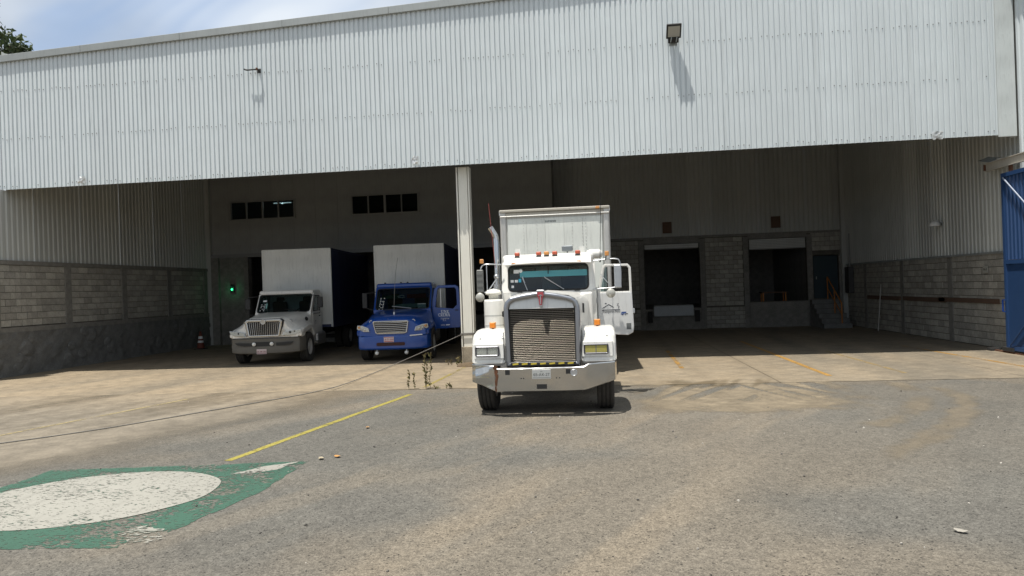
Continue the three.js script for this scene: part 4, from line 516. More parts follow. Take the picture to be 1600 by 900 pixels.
  for (const s of [-1, 1]) { const f = new THREE.Group(); f.name = 'fuel_tank'; t.add(f); mesh('tank', cy(0.31, 0.31, 1.3, s * 0.86, 0.68, -3.0, Math.PI / 2, 0, 0, 26), M.alu, f); mesh('tank_strap', [-2.6, -3.4].map((z) => cy(0.316, 0.316, 0.05, s * 0.86, 0.68, z, Math.PI / 2, 0, 0, 26)), M.chromeDull, f); mesh('step', bx(0.3, 0.03, 0.9, s * 0.98, 1.01, -2.95), M.alu, f); }
  for (const z of [-5.55, -6.9]) { for (const s of [-1, 1]) wheel(t, s * 1.08, z, 0.51, 0.27, s, 'drive_wheel', true); P('drive_axle', [cy(0.09, 0.09, 1.7, 0, 0.51, z, 0, 0, Math.PI / 2, 12), sp(0.22, 0, 0.52, z)], M.chassis, t); }
  P('fifth_wheel', [bx(0.9, 0.08, 0.9, 0, 1.02, -6.2), bx(1.0, 0.12, 0.3, 0, 0.94, -6.2)], M.chassis, t); for (const s of [-1, 1]) P('mud_flap', bx(0.6, 0.6, 0.012, s * 0.95, 0.55, -7.55), M.rubber, t);
}
function cargoBox(g, o) { // o: hw, y0, y1, z0 (front), L, front, side materials
  const b = new THREE.Group(); b.name = 'cargo_box'; g.add(b); const { hw, y0, y1, z0, L } = o, H = y1 - y0, yc = (y0 + y1) / 2;
  const np = 4; for (let i = 0; i < np; i++) { const w = (hw * 2 - 0.1) / np; mesh('front_panel', bx(w - 0.0025, H - 0.12, 0.03, -hw + 0.05 + w * (i + 0.5), yc, z0 - 0.02), o.front, b); }
  mesh('panel_backing', bx(hw * 2 - 0.1, H - 0.1, 0.02, 0, yc, z0 - 0.05), o.front, b);
  for (const s of [-1, 1]) { const n = 6; for (let i = 0; i < n; i++) mesh('side_panel', bx(0.03, H - 0.12, L / n - 0.01, s * (hw - 0.015), yc, z0 - 0.06 - L / n * (i + 0.5)), o.side, b); mesh('bottom_rail', bx(0.06, 0.12, L, s * (hw - 0.02), y0 + 0.04, z0 - 0.04 - L / 2), o.rail, b); mesh('top_rail', rb(0.06, 0.08, L, 0.02, s * (hw - 0.02), y1 - 0.04, z0 - 0.04 - L / 2), o.railTop || o.rail, b); mesh('corner_post', rb(0.07, H, 0.07, 0.025, s * (hw - 0.03), yc, z0 - 0.03), o.front, b); }
  { const rv = []; for (let y = y0 + 0.15; y < y1; y += 0.12) for (const x of [-hw + 0.03, hw - 0.03]) rv.push(sp(0.009, x, y, z0 + 0.006, 6)); stuffPart(mesh('rivets', rv, M.alu, b)); }
  mesh('front_rail', rb(hw * 2 - 0.1, 0.07, 0.06, 0.02, 0, y1 - 0.035, z0 - 0.03), o.front, b); mesh('sill_rail', bx(hw * 2 - 0.1, 0.1, 0.06, 0, y0 + 0.05, z0 - 0.03), o.rail, b);
  mesh('roof_skin', bx(hw * 2 - 0.1, 0.02, L, 0, y1 - 0.02, z0 - 0.05 - L / 2), o.front, b); mesh('rear_doors', [bx(hw - 0.06, H - 0.1, 0.04, -hw / 2, yc, z0 - L - 0.06), bx(hw - 0.06, H - 0.1, 0.04, hw / 2, yc, z0 - L - 0.06)], o.side, b); mesh('box_floor', bx(hw * 2 - 0.1, 0.1, L, 0, y0 + 0.05, z0 - 0.1 - L / 2), M.chassis, b);
  return b;
}
{ // semi-trailer behind the tractor
  const t = thing('box_trailer', 'tall off white riveted box trailer standing behind the white semi truck', 'trailer', [-0.86, 0, -16.9]), hw = 1.31, y0 = 1.1, y1 = 3.97, L = 11.6, yc = (y0 + y1) / 2;
  const n = 5, pw = (hw * 2 - 0.38) / n; const pm = [1, 0.97, 1.02, 0.985, 1.01].map((k) => mat(0.77 * k, 0.81 * k, 0.79 * k, { roughness: 0.5, map: T.grime }));
  for (let i = 0; i < n; i++) P('front_panel', bx(pw - 0.004, y1 - y0 - 0.28, 0.03, -hw + 0.19 + pw * (i + 0.5), yc - 0.09, -0.03), pm[i], t);
  P('nose_backing', bx(hw * 2 - 0.2, y1 - y0 - 0.1, 0.02, 0, yc, -0.06), M.boxWhite, t);
  for (const s of [-1, 1]) { P('corner_post', rb(0.17, y1 - y0 - 0.02, 0.16, 0.06, s * (hw - 0.085), yc, -0.09), M.boxAlu, t); P('side_panel', bx(0.03, y1 - y0 - 0.12, L - 0.2, s * (hw - 0.02), yc, -L / 2 - 0.15), M.boxWhite, t); P('bottom_rail', bx(0.07, 0.2, L, s * (hw - 0.02), y0 + 0.04, -L / 2), M.alu, t); P('top_rail', rb(0.07, 0.14, L, 0.02, s * (hw - 0.02), y1 - 0.07, -L / 2 - 0.02), M.alu, t); }
  P('header_rail', [rb(hw * 2, 0.07, 0.12, 0.02, 0, y1 - 0.035, -0.03), bx(hw * 2 - 0.3, 0.1, 0.05, 0, y1 - 0.13, -0.03)], mat(0.44, 0.42, 0.37, { roughness: 0.55, map: T.grime }), t); P('header_strip', rb(hw * 2 - 0.02, 0.035, 0.05, 0.012, 0, y1 - 0.165, 0.0), M.boxAlu, t);
  const rv = []; for (const x of [-0.74, -0.42, 0.42, 0.66, 0.74]) for (let y = y0 + 0.2; y < y1 - 0.25; y += 0.085) rv.push(sp(0.009, x, y, -0.013, 6)); stuffPart(P('rivets', rv, M.boxAlu, t));
  decal('maker_lettering', 0.32, 0.07, (c, w, h) => { c.fillStyle = '#55595c'; c.font = `bold ${h * 0.85}px sans-serif`; c.textAlign = 'center'; c.fillText('SUPREME', w / 2, h * 0.82, w * 0.96); }, t, -0.09, 3.66, -0.011); P('corner_marker', rb(0.09, 0.06, 0.04, 0.01, hw - 0.28, y1 - 0.04, 0.04), M.amberDull, t);
  P('roof_skin', bx(hw * 2 - 0.08, 0.02, L - 0.1, 0, y1 - 0.02, -L / 2 - 0.05), M.boxAlu, t); P('rear_doors', [bx(hw - 0.03, y1 - y0 - 0.1, 0.04, -hw / 2, yc, -L), bx(hw - 0.03, y1 - y0 - 0.1, 0.04, hw / 2, yc, -L)], M.boxWhite, t); P('trailer_floor', bx(hw * 2 - 0.1, 0.12, L - 0.1, 0, y0 + 0.06, -L / 2 - 0.05), M.chassis, t);
  P('nose_lamp', cy(0.05, 0.05, 0.04, 0, y0 + 0.25, 0, Math.PI / 2), M.amberDull, t); P('landing_gear', [bx(0.1, 1.0, 0.1, -0.7, 0.6, -2.6), bx(0.1, 1.0, 0.1, 0.7, 0.6, -2.6), bx(0.3, 0.03, 0.3, -0.7, 0.1, -2.6), bx(0.3, 0.03, 0.3, 0.7, 0.1, -2.6), bx(1.4, 0.06, 0.06, 0, 0.7, -2.6)], M.chassis, t);
  for (const z of [-9.3, -10.55]) { for (const s of [-1, 1]) wheel(t, s * 1.1, z, 0.5, 0.27, s, 'wheel', true); P('axle', cy(0.07, 0.07, 1.8, 0, 0.5, z, 0, 0, Math.PI / 2, 10), M.chassis, t); } P('bogie_frame', [bx(0.1, 0.3, 3, -0.5, 0.9, -10), bx(0.1, 0.3, 3, 0.5, 0.9, -10)], M.chassis, t);
}
function truckChassis(t, len, r) {
  P('frame_rails', [bx(0.08, 0.24, len, -0.42, 0.75, -0.3 - len / 2), bx(0.08, 0.24, len, 0.42, 0.75, -0.3 - len / 2), ...[-1.2, -3, -5, -7].map((z) => bx(0.84, 0.16, 0.08, 0, 0.75, z))], M.chassis, t);
  for (const s of [-1, 1]) { wheel(t, s * 1.0, -1.0, r, 0.26, s, 'front_wheel'); wheel(t, s * 1.02, -6.6, r, 0.25, s, 'rear_wheel', true); P('fuel_tank', rb(0.45, 0.45, 1.0, 0.1, s * 0.75, 0.62, -3.0), s > 0 ? M.alu : M.chassis, t); }
  P('axle', cy(0.06, 0.06, 1.8, 0, 0.46, -1.0, 0, 0, Math.PI / 2, 10), M.chassis, t); P('axle', cy(0.08, 0.08, 1.8, 0, 0.46, -6.6, 0, 0, Math.PI / 2, 10), M.chassis, t); P('engine_block', rb(0.7, 0.7, 1.3, 0.05, 0, 0.98, -1.15), M.chassis, t);
}
const nose = (secs, crease = 0.75) => loft(secs.map(([z, pts]) => [...pts.map(([x, y]) => [-x, y, z]), ...pts.slice(0, -1).reverse().map(([x, y]) => [x, y, z])]), crease);   // pts run from the outer edge up to the centre line
const nosePanel = (pts, y0) => ext([[-pts[0][0], y0], [pts[0][0], y0], ...pts.slice(0, -1), ...pts.slice().reverse().map(([x, y]) => [-x, y])], 0.04);
const dotStickers = (pane, x, y, rows, w) => { const r = rngOf(9); for (let i = 0; i < rows; i++) for (let k = 0; k < w; k++) if (r() < 0.75) mesh('sticker', bx(0.03, 0.028, 0.002, x + k * 0.055 + i * 0.004, y + i * 0.06, -0.022), M.stickerW, pane); };
{ // ---- white medium box truck
  const t = thing('box_truck', 'white box truck with upright chrome grille and grey bumper parked in the shade', 'truck', [-9.99, 0, -20.62], rad(6.5));
  truckChassis(t, 9, 0.47);
  const bmp = (x, zz, a, b) => [[x, b, zz - 0.1], [x, b + 0.03, zz - 0.02], [x, mix(a, b, 0.55), zz], [x, mix(a, b, 0.4), zz - 0.03], [x, a - 0.03, zz - 0.01], [x, a, zz - 0.06], [x, a - 0.01, zz - 0.2]];
  P('bumper', loft([[-1.12, -0.5, 0.86, 0.42], [-1.12, -0.3, 0.86, 0.40], [-1.03, -0.12, 0.85, 0.38], [-0.8, -0.03, 0.84, 0.36], [-0.4, 0, 0.84, 0.35], [0, 0.01, 0.84, 0.35], [0.4, 0, 0.84, 0.35], [0.8, -0.03, 0.84, 0.36], [1.03, -0.12, 0.85, 0.38], [1.12, -0.3, 0.86, 0.40], [1.12, -0.5, 0.86, 0.42]].map((a) => bmp(...a)), 0.6), Object.assign(M.bumperGrey, { side: THREE.DoubleSide }), t);
  for (const s of [-1, 1]) { P('bumper_slot', ext([[s * 0.36, 0.60], [s * 0.36, 0.69], [s * 0.9, 0.71], [s * 0.82, 0.64], [s * 0.6, 0.6]], 0.03).translate(0, 0, -0.02), M.black, t); P('fog_lamp', [cy(0.055, 0.055, 0.04, s * 0.27 - 0.04, 0.66, 0.02, Math.PI / 2), sp(0.045, s * 0.27 - 0.04, 0.66, 0.035)], mat(0.75, 0.76, 0.74, { roughness: 0.25 }), t); }
  P('lower_intake', bx(0.62, 0.13, 0.03, -0.03, 0.655, -0.005), M.black, t);
  const lp = new THREE.Group(); lp.name = 'license_plate'; t.add(lp); mesh('plate', bx(0.30, 0.15, 0.006, -0.09, 0.43, 0.005), mat(0.50, 0.42, 0.42, { roughness: 0.5 }), lp); decal('plate_lettering', 0.28, 0.13, (c, w, h) => { c.fillStyle = '#6a2430'; c.font = `bold ${h * 0.5}px sans-serif`; c.textAlign = 'center'; c.fillText('KX-48-302', w / 2, h * 0.7); c.fillRect(0, h * 0.84, w, h * 0.12); }, lp, -0.09, 0.43, 0.0095, 256);
  // grille: chrome trapezoid with upright bars
  const g = new THREE.Group(); g.name = 'grille'; t.add(g); const go = [[-0.50, 0.885], [0.46, 0.885], [0.56, 1.34], [0.5, 1.40], [-0.52, 1.40], [-0.58, 1.34]], gi = [[-0.45, 0.925], [0.41, 0.925], [0.485, 1.31], [0.45, 1.335], [-0.47, 1.335], [-0.51, 1.31]];
  mesh('surround', ext(go, 0.08, 0.015, [gi]).translate(0, 0, -0.09), M.chrome, g); mesh('dark_border', ext(go.map(([x, y]) => [x * 1.07, y * 1.035 - 0.03]), 0.05, 0.01).translate(0, 0, -0.13), M.chassis, g); mesh('grille_core', ext(gi, 0.01).translate(0, 0, -0.072), M.black, g);
  for (let i = 0; i < 15; i++) { const u = (i + 0.5) / 15; mesh('grille_bar', pipe([mix(-0.44, 0.4, u), 0.925, -0.04], [mix(-0.49, 0.465, u), 1.325, -0.04], 0.009, 6), M.chrome, g); } mesh('badge', [cy(0.07, 0.07, 0.03, -0.02, 1.33, -0.01, Math.PI / 2), xf(new THREE.TorusGeometry(0.07, 0.012, 8, 20), -0.02, 1.33, 0.01)], M.chrome, g);
  P('hood', nose([[-0.10, [[1.0, 0.88], [0.98, 0.98], [0.84, 1.06], [0.68, 1.17], [0.585, 1.33], [0.45, 1.375], [0, 1.385]]], [-0.15, [[1.06, 0.9], [1.03, 1.0], [0.88, 1.08], [0.70, 1.20], [0.60, 1.38], [0.46, 1.42], [0, 1.43]]], [-0.5, [[1.10, 1.0], [1.07, 1.09], [0.93, 1.18], [0.78, 1.30], [0.64, 1.42], [0.46, 1.455], [0, 1.46]]], [-0.95, [[1.11, 1.08], [1.08, 1.16], [0.95, 1.24], [0.83, 1.35], [0.69, 1.46], [0.47, 1.495], [0, 1.495]]], [-1.4, [[1.10, 1.04], [1.06, 1.16], [0.96, 1.28], [0.88, 1.40], [0.76, 1.50], [0.48, 1.535], [0, 1.535]]], [-1.9, [[0.98, 0.98], [0.96, 1.2], [0.94, 1.38], [0.90, 1.48], [0.8, 1.55], [0.5, 1.575], [0, 1.575]]]]), M.paintWhite, t);
  P('nose_panel', nosePanel([[1.0, 0.88], [0.98, 0.98], [0.84, 1.06], [0.68, 1.17], [0.585, 1.33], [0.45, 1.375], [0, 1.385]], 0.85).translate(0, 0, -0.142), M.paintWhite, t);
  P('hood_crease', pipe([-0.46, 1.424, -0.16], [-0.5, 1.572, -1.85], 0.012, 6), M.paintWhite, t); P('hood_crease', pipe([0.46, 1.424, -0.16], [0.5, 1.572, -1.85], 0.012, 6), M.paintWhite, t); P('wiper', pipe([-0.1, 1.6, -1.86], [-0.62, 1.66, -1.9], 0.01, 6), M.rubber, t); P('wiper', pipe([0.55, 1.6, -1.86], [0.02, 1.66, -1.9], 0.01, 6), M.rubber, t);
  for (const s of [-1, 1]) {
    const prof = [[-0.14, 0.87], [-0.13, 0.95], [-0.2, 1.02], [-0.45, 1.1], [-0.9, 1.17], [-1.35, 1.15], [-1.65, 1.0], [-1.72, 0.8], ...arcPts(-1.0, 0.5, 0.6, 152, 26, 12)];
    P('fender', side(prof, 0.40, s * 0.91, 0.05, [], 4), M.paintWhite, t);
    const hl = new THREE.Group(); hl.name = 'headlight'; t.add(hl); hl.position.set(s * 0.83, 0.985, -0.085); hl.rotation.y = s * 0.3; const hp = [[-0.30 * s, -0.085], [0.1 * s, -0.075], [0.26 * s, 0.0], [0.29 * s, 0.09], [0.02 * s, 0.075], [-0.26 * s, 0.02]]; const hq = s > 0 ? hp : hp.slice().reverse(); mesh('headlight_housing', ext(hq, 0.05, 0.01).translate(0, 0, -0.02), M.chromeDull, hl); mesh('lens', ext(hq.map(([x, y]) => [x * 0.92, y * 0.9]), 0.03, 0.008).translate(0, 0, 0.018), s > 0 ? M.lens : mat(0.4, 0.42, 0.4, { roughness: 0.1 }), hl); mesh('bulb', [sp(0.04, -0.06 * s, 0.01, 0.025), sp(0.03, 0.07 * s, 0.03, 0.02)], M.chassis, hl);
    P('hood_vent', xf(new THREE.SphereGeometry(1, 16, 8).scale(0.02, 0.065, 0.2), s * 0.915, 1.345, -1.36, 0.22, 0, s * 0.62), M.black, t); P('side_badge', cy(0.06, 0.06, 0.03, s * 0.71, 1.335, -0.42, 0, 0, s * -0.85), M.chromeDull, t);
  }
  P('chrome_corner', ext([[0.46, 0.885], [0.6, 0.89], [0.68, 0.98], [0.62, 1.06], [0.54, 1.14]], 0.03, 0.008).translate(0, 0, -0.1), M.chrome, t);
  const c = { hw: 0.92, y0: 0.78, yb: 1.55, yt: 2.17, zf: -1.85, zr: -3.2, rk: 0.44, m: M.paintWhite, wsTop: 0.03, wsBot: 0.015, wsW: 0.865, roofH: 0.15, open: 0 }, pane = cab(t, c);
  dotStickers(pane, -0.78, 0.12, 5, 3); mesh('sticker', bx(0.12, 0.06, 0.002, -0.68, 0.5, -0.022), M.stickerW, pane); mesh('hanging_tag', bx(0.06, 0.05, 0.004, -0.05, 0.5, -0.06), M.paper, pane); mesh('sticker', bx(0.05, 0.2, 0.002, -0.6, 0.3, -0.022), mat(0.2, 0.4, 0.36, { roughness: 0.7 }), pane);
  for (const x of [-0.35, -0.18, 0.0]) P('marker_light', rb(0.1, 0.03, 0.05, 0.01, x, 2.25, -2.28), M.amberDull, t);
  for (const s of [-1, 1]) { const m = new THREE.Group(); m.name = 'mirror'; t.add(m); mesh('mirror_housing', rb(0.17, 0.36, 0.1, 0.03, s * 1.2, 1.86, -2.0), M.chassis, m); mesh('bracket', [pipe([s * 0.9, 2.1, -2.1], [s * 1.18, 2.08, -2.0], 0.014), pipe([s * 1.18, 2.08, -2.0], [s * 1.18, 1.5, -2.0], 0.012), pipe([s * 0.9, 1.48, -2.1], [s * 1.18, 1.5, -2.0], 0.014)], M.chassis, m); }
  P('step', bx(0.3, 0.05, 0.9, 0.88, 0.55, -2.4), M.alu, t);
  decal('door_lettering', 0.3, 0.2, (x, w, h) => { x.fillStyle = '#3a4650'; x.font = `bold ${h * 0.4}px sans-serif`; x.fillText('RH', w * 0.1, h * 0.5); x.font = `${h * 0.2}px sans-serif`; x.fillText('SERVICIO', w * 0.05, h * 0.8, w * 0.9); }, t, 0, 0, 0, 256).geometry.rotateY(Math.PI / 2).translate(0.942, 1.2, -2.4);
  cargoBox(t, { hw: 1.22, y0: 0.95, y1: 3.75, z0: -3.5, L: 6.4, front: M.boxWhite, side: M.boxBlue, rail: M.boxBlue, railTop: M.boxBlue });
}
{ // ---- blue medium box truck
  const t = thing('box_truck', 'blue nosed box truck with wide low grille and open door beside the white column', 'truck', [-6.02, 0, -20.72], rad(4.5));
  truckChassis(t, 9, 0.48);
  const bmp = (x, zz, a, b) => [[x, b, zz - 0.12], [x, b + 0.02, zz - 0.03], [x, b + 0.06, zz], [x, mix(a, b, 0.5), zz + 0.005], [x, a - 0.05, zz], [x, a - 0.01, zz - 0.03], [x, a, zz - 0.12]];
  P('bumper', loft([[-1.1, -0.5, 0.82, 0.42], [-1.1, -0.28, 0.82, 0.40], [-1.03, -0.12, 0.82, 0.38], [-0.85, -0.03, 0.82, 0.375], [-0.4, 0, 0.82, 0.37], [0, 0.01, 0.82, 0.37], [0.4, 0, 0.82, 0.37], [0.85, -0.03, 0.82, 0.375], [1.03, -0.12, 0.82, 0.38], [1.1, -0.28, 0.82, 0.40], [1.1, -0.5, 0.82, 0.42]].map((a) => bmp(...a)), 0.6), Object.assign(M.paintBlue, { side: THREE.DoubleSide }), t);
  P('lower_intake', ext(rr(-0.48, 0.50, 0.38, 0.60, 0.04), 0.02).translate(0, 0, 0.0), M.rustDark ||= mat(0.05, 0.022, 0.02, { roughness: 0.9 }), t);
  const lp = new THREE.Group(); lp.name = 'license_plate'; t.add(lp); mesh('plate', bx(0.30, 0.16, 0.006, -0.1, 0.69, 0.022), mat(0.56, 0.50, 0.50, { roughness: 0.5 }), lp); decal('plate_lettering', 0.28, 0.14, (c, w, h) => { c.fillStyle = '#a32036'; c.font = `bold ${h * 0.48}px sans-serif`; c.textAlign = 'center'; c.fillText('LE-71-556', w / 2, h * 0.68); c.fillRect(0, h * 0.84, w, h * 0.14); c.fillRect(0, 0, w, h * 0.1); }, lp, -0.1, 0.69, 0.0275, 256);
  for (const x of [-0.5, 0.4]) P('fog_lamp', [cy(0.055, 0.055, 0.05, x, 0.28, -0.1, Math.PI / 2), sp(0.05, x, 0.28, -0.08), bx(0.02, 0.1, 0.02, x, 0.35, -0.12)], mat(0.72, 0.73, 0.71, { roughness: 0.25 }), t);
  const g = new THREE.Group(); g.name = 'grille'; t.add(g); const go = [[-0.5, 0.885], [-0.44, 0.855], [0.36, 0.855], [0.45, 0.89], [0.505, 1.2], [0.48, 1.245], [-0.56, 1.245], [-0.58, 1.2]], gi = go.map(([x, y]) => [(x + 0.03) * 0.93 - 0.03, (y - 1.05) * 0.88 + 1.05]);
  mesh('surround', ext(go, 0.06, 0.012, [gi]).translate(0, 0, -0.05), M.chrome, g); mesh('grille_core', ext(gi, 0.01).translate(0, 0, -0.04), M.black, g); for (let i = 0; i < 6; i++) { const y = 0.915 + i * 0.054, hw = mix(0.45, 0.52, i / 6); mesh('grille_bar', tube([[-hw - 0.03, y + 0.01, -0.02], [-0.2, y, 0.005], [0.14, y, 0.005], [hw - 0.03, y + 0.01, -0.02]], 0.011, 12, 6), M.chrome, g); }
  P('badge', rb(0.24, 0.03, 0.02, 0.01, -0.03, 1.29, -0.07), M.chromeDull, t);
  P('hood', nose([[-0.04, [[1.0, 0.84], [0.98, 0.97], [0.86, 1.06], [0.7, 1.14], [0.6, 1.22], [0.45, 1.265], [0, 1.28]]], [-0.09, [[1.05, 0.86], [1.03, 1.0], [0.9, 1.1], [0.74, 1.19], [0.62, 1.28], [0.45, 1.32], [0, 1.335]]], [-0.45, [[1.09, 0.98], [1.07, 1.1], [0.95, 1.19], [0.8, 1.29], [0.66, 1.37], [0.45, 1.405], [0, 1.415]]], [-0.9, [[1.10, 1.06], [1.08, 1.16], [0.97, 1.24], [0.85, 1.34], [0.70, 1.42], [0.46, 1.45], [0, 1.46]]], [-1.35, [[1.09, 1.04], [1.06, 1.17], [0.98, 1.28], [0.9, 1.39], [0.78, 1.47], [0.48, 1.5], [0, 1.505]]], [-1.78, [[0.99, 0.98], [0.97, 1.2], [0.95, 1.38], [0.91, 1.46], [0.82, 1.52], [0.5, 1.545], [0, 1.55]]]], 0.9), M.paintBlue, t);
  P('nose_panel', nosePanel([[1.0, 0.84], [0.98, 0.97], [0.86, 1.06], [0.7, 1.14], [0.6, 1.22], [0.45, 1.265], [0, 1.28]], 0.81).translate(0, 0, -0.082), M.paintBlue, t);
  for (const s of [-1, 1]) {
    const prof = [[-0.12, 0.82], [-0.1, 0.92], [-0.16, 1.0], [-0.4, 1.08], [-0.85, 1.16], [-1.35, 1.14], [-1.65, 1.0], [-1.72, 0.8], ...arcPts(-1.0, 0.5, 0.6, 152, 26, 12)];
    P('fender', side(prof, 0.40, s * 0.90, 0.05, [], 4), M.paintBlue, t);
    const hl = new THREE.Group(); hl.name = 'headlight'; t.add(hl); hl.position.set(s * 0.87, 1.02, -0.065); hl.rotation.y = s * 0.3; const hp = [[-0.21 * s, -0.09], [0.1 * s, -0.085], [0.22 * s, 0.0], [0.2 * s, 0.11], [0.04 * s, 0.10], [-0.17 * s, 0.03]], hq = s > 0 ? hp : hp.slice().reverse(); mesh('headlight_housing', ext(hq, 0.05, 0.012).translate(0, 0, -0.02), M.chromeDull, hl); mesh('lens', ext(hq.map(([x, y]) => [x * 0.9, y * 0.88]), 0.03, 0.01).translate(0, 0, 0.02), M.lens, hl); mesh('bulb', [sp(0.045, -0.06 * s, -0.02, 0.02), sp(0.04, 0.05 * s, 0.0, 0.02)], M.alu, hl); mesh('amber_lens', sp(0.045, 0.13 * s, 0.05, 0.02), M.amberDull, hl);
    P('hood_latch', [cy(0.05, 0.05, 0.02, s * 0.64, 1.22, -0.1, Math.PI / 2), xf(new THREE.TorusGeometry(0.045, 0.014, 8, 16), s * 0.64, 1.22, -0.085)], M.alu, t);
  }
  P('bumper_trim', rb(0.38, 0.035, 0.02, 0.01, 0.72, 0.80, 0.0, 0, 0.1, 0.06), mat(0.66, 0.67, 0.66, { roughness: 0.4 }), t);
  const c = { hw: 0.93, y0: 0.76, yb: 1.53, yt: 2.26, zf: -1.7, zr: -3.1, rk: 0.50, m: M.paintBlue, wsTop: 0.06, wsBot: 0.015, wsW: 0.865, roofH: 0.16, open: 1 }, pane = cab(t, c);
  mesh('sun_strip', bx(0.62, 0.15, 0.003, 0.42, 0.54, -0.05), mat(0.16, 0.02, 0.02, { roughness: 0.8 }), pane); mesh('sun_strip', bx(0.5, 0.13, 0.003, -0.46, 0.53, -0.05), mat(0.02, 0.09, 0.06, { roughness: 0.8 }), pane); for (const [x, y, r] of [[-0.12, 0.56, 0.2], [0.0, 0.58, -0.2], [-0.1, 0.5, -0.2], [0.02, 0.5, 0.2]]) mesh('sticker', bx(0.11, 0.035, 0.002, x - 0.03, y, -0.045, 0, 0, r), M.stickerW, pane);
  { const g2 = new THREE.PlaneGeometry(1.05, 0.22, 20, 6), q = g2.attributes.position; for (let i = 0; i < q.count; i++) { const x = q.getX(i); q.setY(i, q.getY(i) * (0.4 + 0.6 * (1 - Math.abs(x - 0.1) / 0.65)) + 0.02); q.setZ(i, 0.04 * vnoise(x * 12, q.getY(i) * 16, 6)); } g2.computeVertexNormals(); P('dash_cover', g2.rotateX(-0.9).translate(0.15, 1.62, -1.88), mat(0.36, 0.45, 0.40, { roughness: 0.9, side: THREE.DoubleSide }), t); }
  P('dash_sheet', bx(0.27, 0.15, 0.004, 0.62, 1.63, -1.83, -0.3), M.paper, t); dotStickers(pane, -0.76, 0.05, 8, 3); wiper(pane, [0.3, 0.03], [-0.3, 0.12]);
  for (const x of [-0.65, -0.12, 0.1]) P('marker_light', rb(0.06, 0.05, 0.06, 0.015, x, 2.40, -2.3), M.chassis, t);
  const an = new THREE.Group(); an.name = 'antenna'; t.add(an); mesh('base', rb(0.045, 0.09, 0.045, 0.012, -0.02, 1.45, -0.5), M.stickerW, an); mesh('whip', tube([[-0.02, 1.48, -0.5], [0.0, 1.9, -0.5], [0.06, 2.6, -0.5], [0.15, 3.15, -0.5]], 0.007, 16, 6), mat(0.2, 0.2, 0.19, { roughness: 0.5 }), an);
  const ml = new THREE.Group(); ml.name = 'mirror'; t.add(ml); mesh('mirror_housing', rb(0.16, 0.5, 0.1, 0.03, -1.25, 1.85, -1.9), M.chassis, ml); mesh('bracket', [pipe([-0.9, 2.12, -2.0], [-1.23, 2.08, -1.9], 0.014), pipe([-0.9, 1.5, -1.9], [-1.23, 1.62, -1.9], 0.014)], M.chassis, ml);
  const d = new THREE.Group(); d.name = 'open_door'; d.position.set(0.94, 0, -1.92); d.rotation.y = rad(-4); t.add(d);
  mesh('door_panel', ext([[0, 0.95], [0.06, 0.86], [0.9, 0.88], [0.95, 1.0], [0.95, 1.55], [0.9, 2.2], [0.8, 2.27], [0.22, 2.27], [0.1, 2.15], [0.0, 1.6]], 0.06, 0.014, [[[0.12, 1.56], [0.7, 1.5], [0.83, 1.62], [0.82, 2.12], [0.76, 2.18], [0.26, 2.18], [0.2, 2.12]]]).translate(0, 0, -0.03), M.paintBlue, d); mesh('window_divider', bx(0.025, 0.6, 0.02, 0.3, 1.86, 0), M.alu, d); mesh('inner_trim', bx(0.8, 0.55, 0.02, 0.47, 1.2, -0.045), M.seat, d); mesh('door_handle', rb(0.1, 0.03, 0.02, 0.008, 0.82, 1.45, 0.04), M.chassis, d);
  decal('door_lettering', 0.62, 0.56, (x, w, h) => { x.fillStyle = '#eef1f4'; x.textAlign = 'center'; x.font = `bold ${h * 0.22}px serif`; x.fillText('UNE', w * 0.52, h * 0.2); x.font = `bold ${h * 0.26}px serif`; x.fillText('CREMA', w * 0.47, h * 0.4, w * 0.62); x.font = `italic ${h * 0.12}px serif`; x.fillText('Logística', w * 0.5, h * 0.56); x.fillText('S.A.', w * 0.48, h * 0.67); x.font = `bold ${h * 0.09}px sans-serif`; x.fillText('LEÓN  GTO.', w * 0.5, h * 0.93); x.fillRect(w * 0.56, h * 0.86, w * 0.2, h * 0.05); }, d, 0.42, 1.2, 0.034);
  P('front_mudguard', bx(0.02, 0.5, 0.25, 1.02, 0.62, -1.75, 0.1), mat(0.35, 0.34, 0.32, { roughness: 0.8 }), t);
  cargoBox(t, { hw: 1.22, y0: 0.95, y1: 3.74, z0: -3.25, L: 6.4, front: M.boxWhite, side: M.boxBlue, rail: M.boxBlue, railTop: M.boxBlue });
}

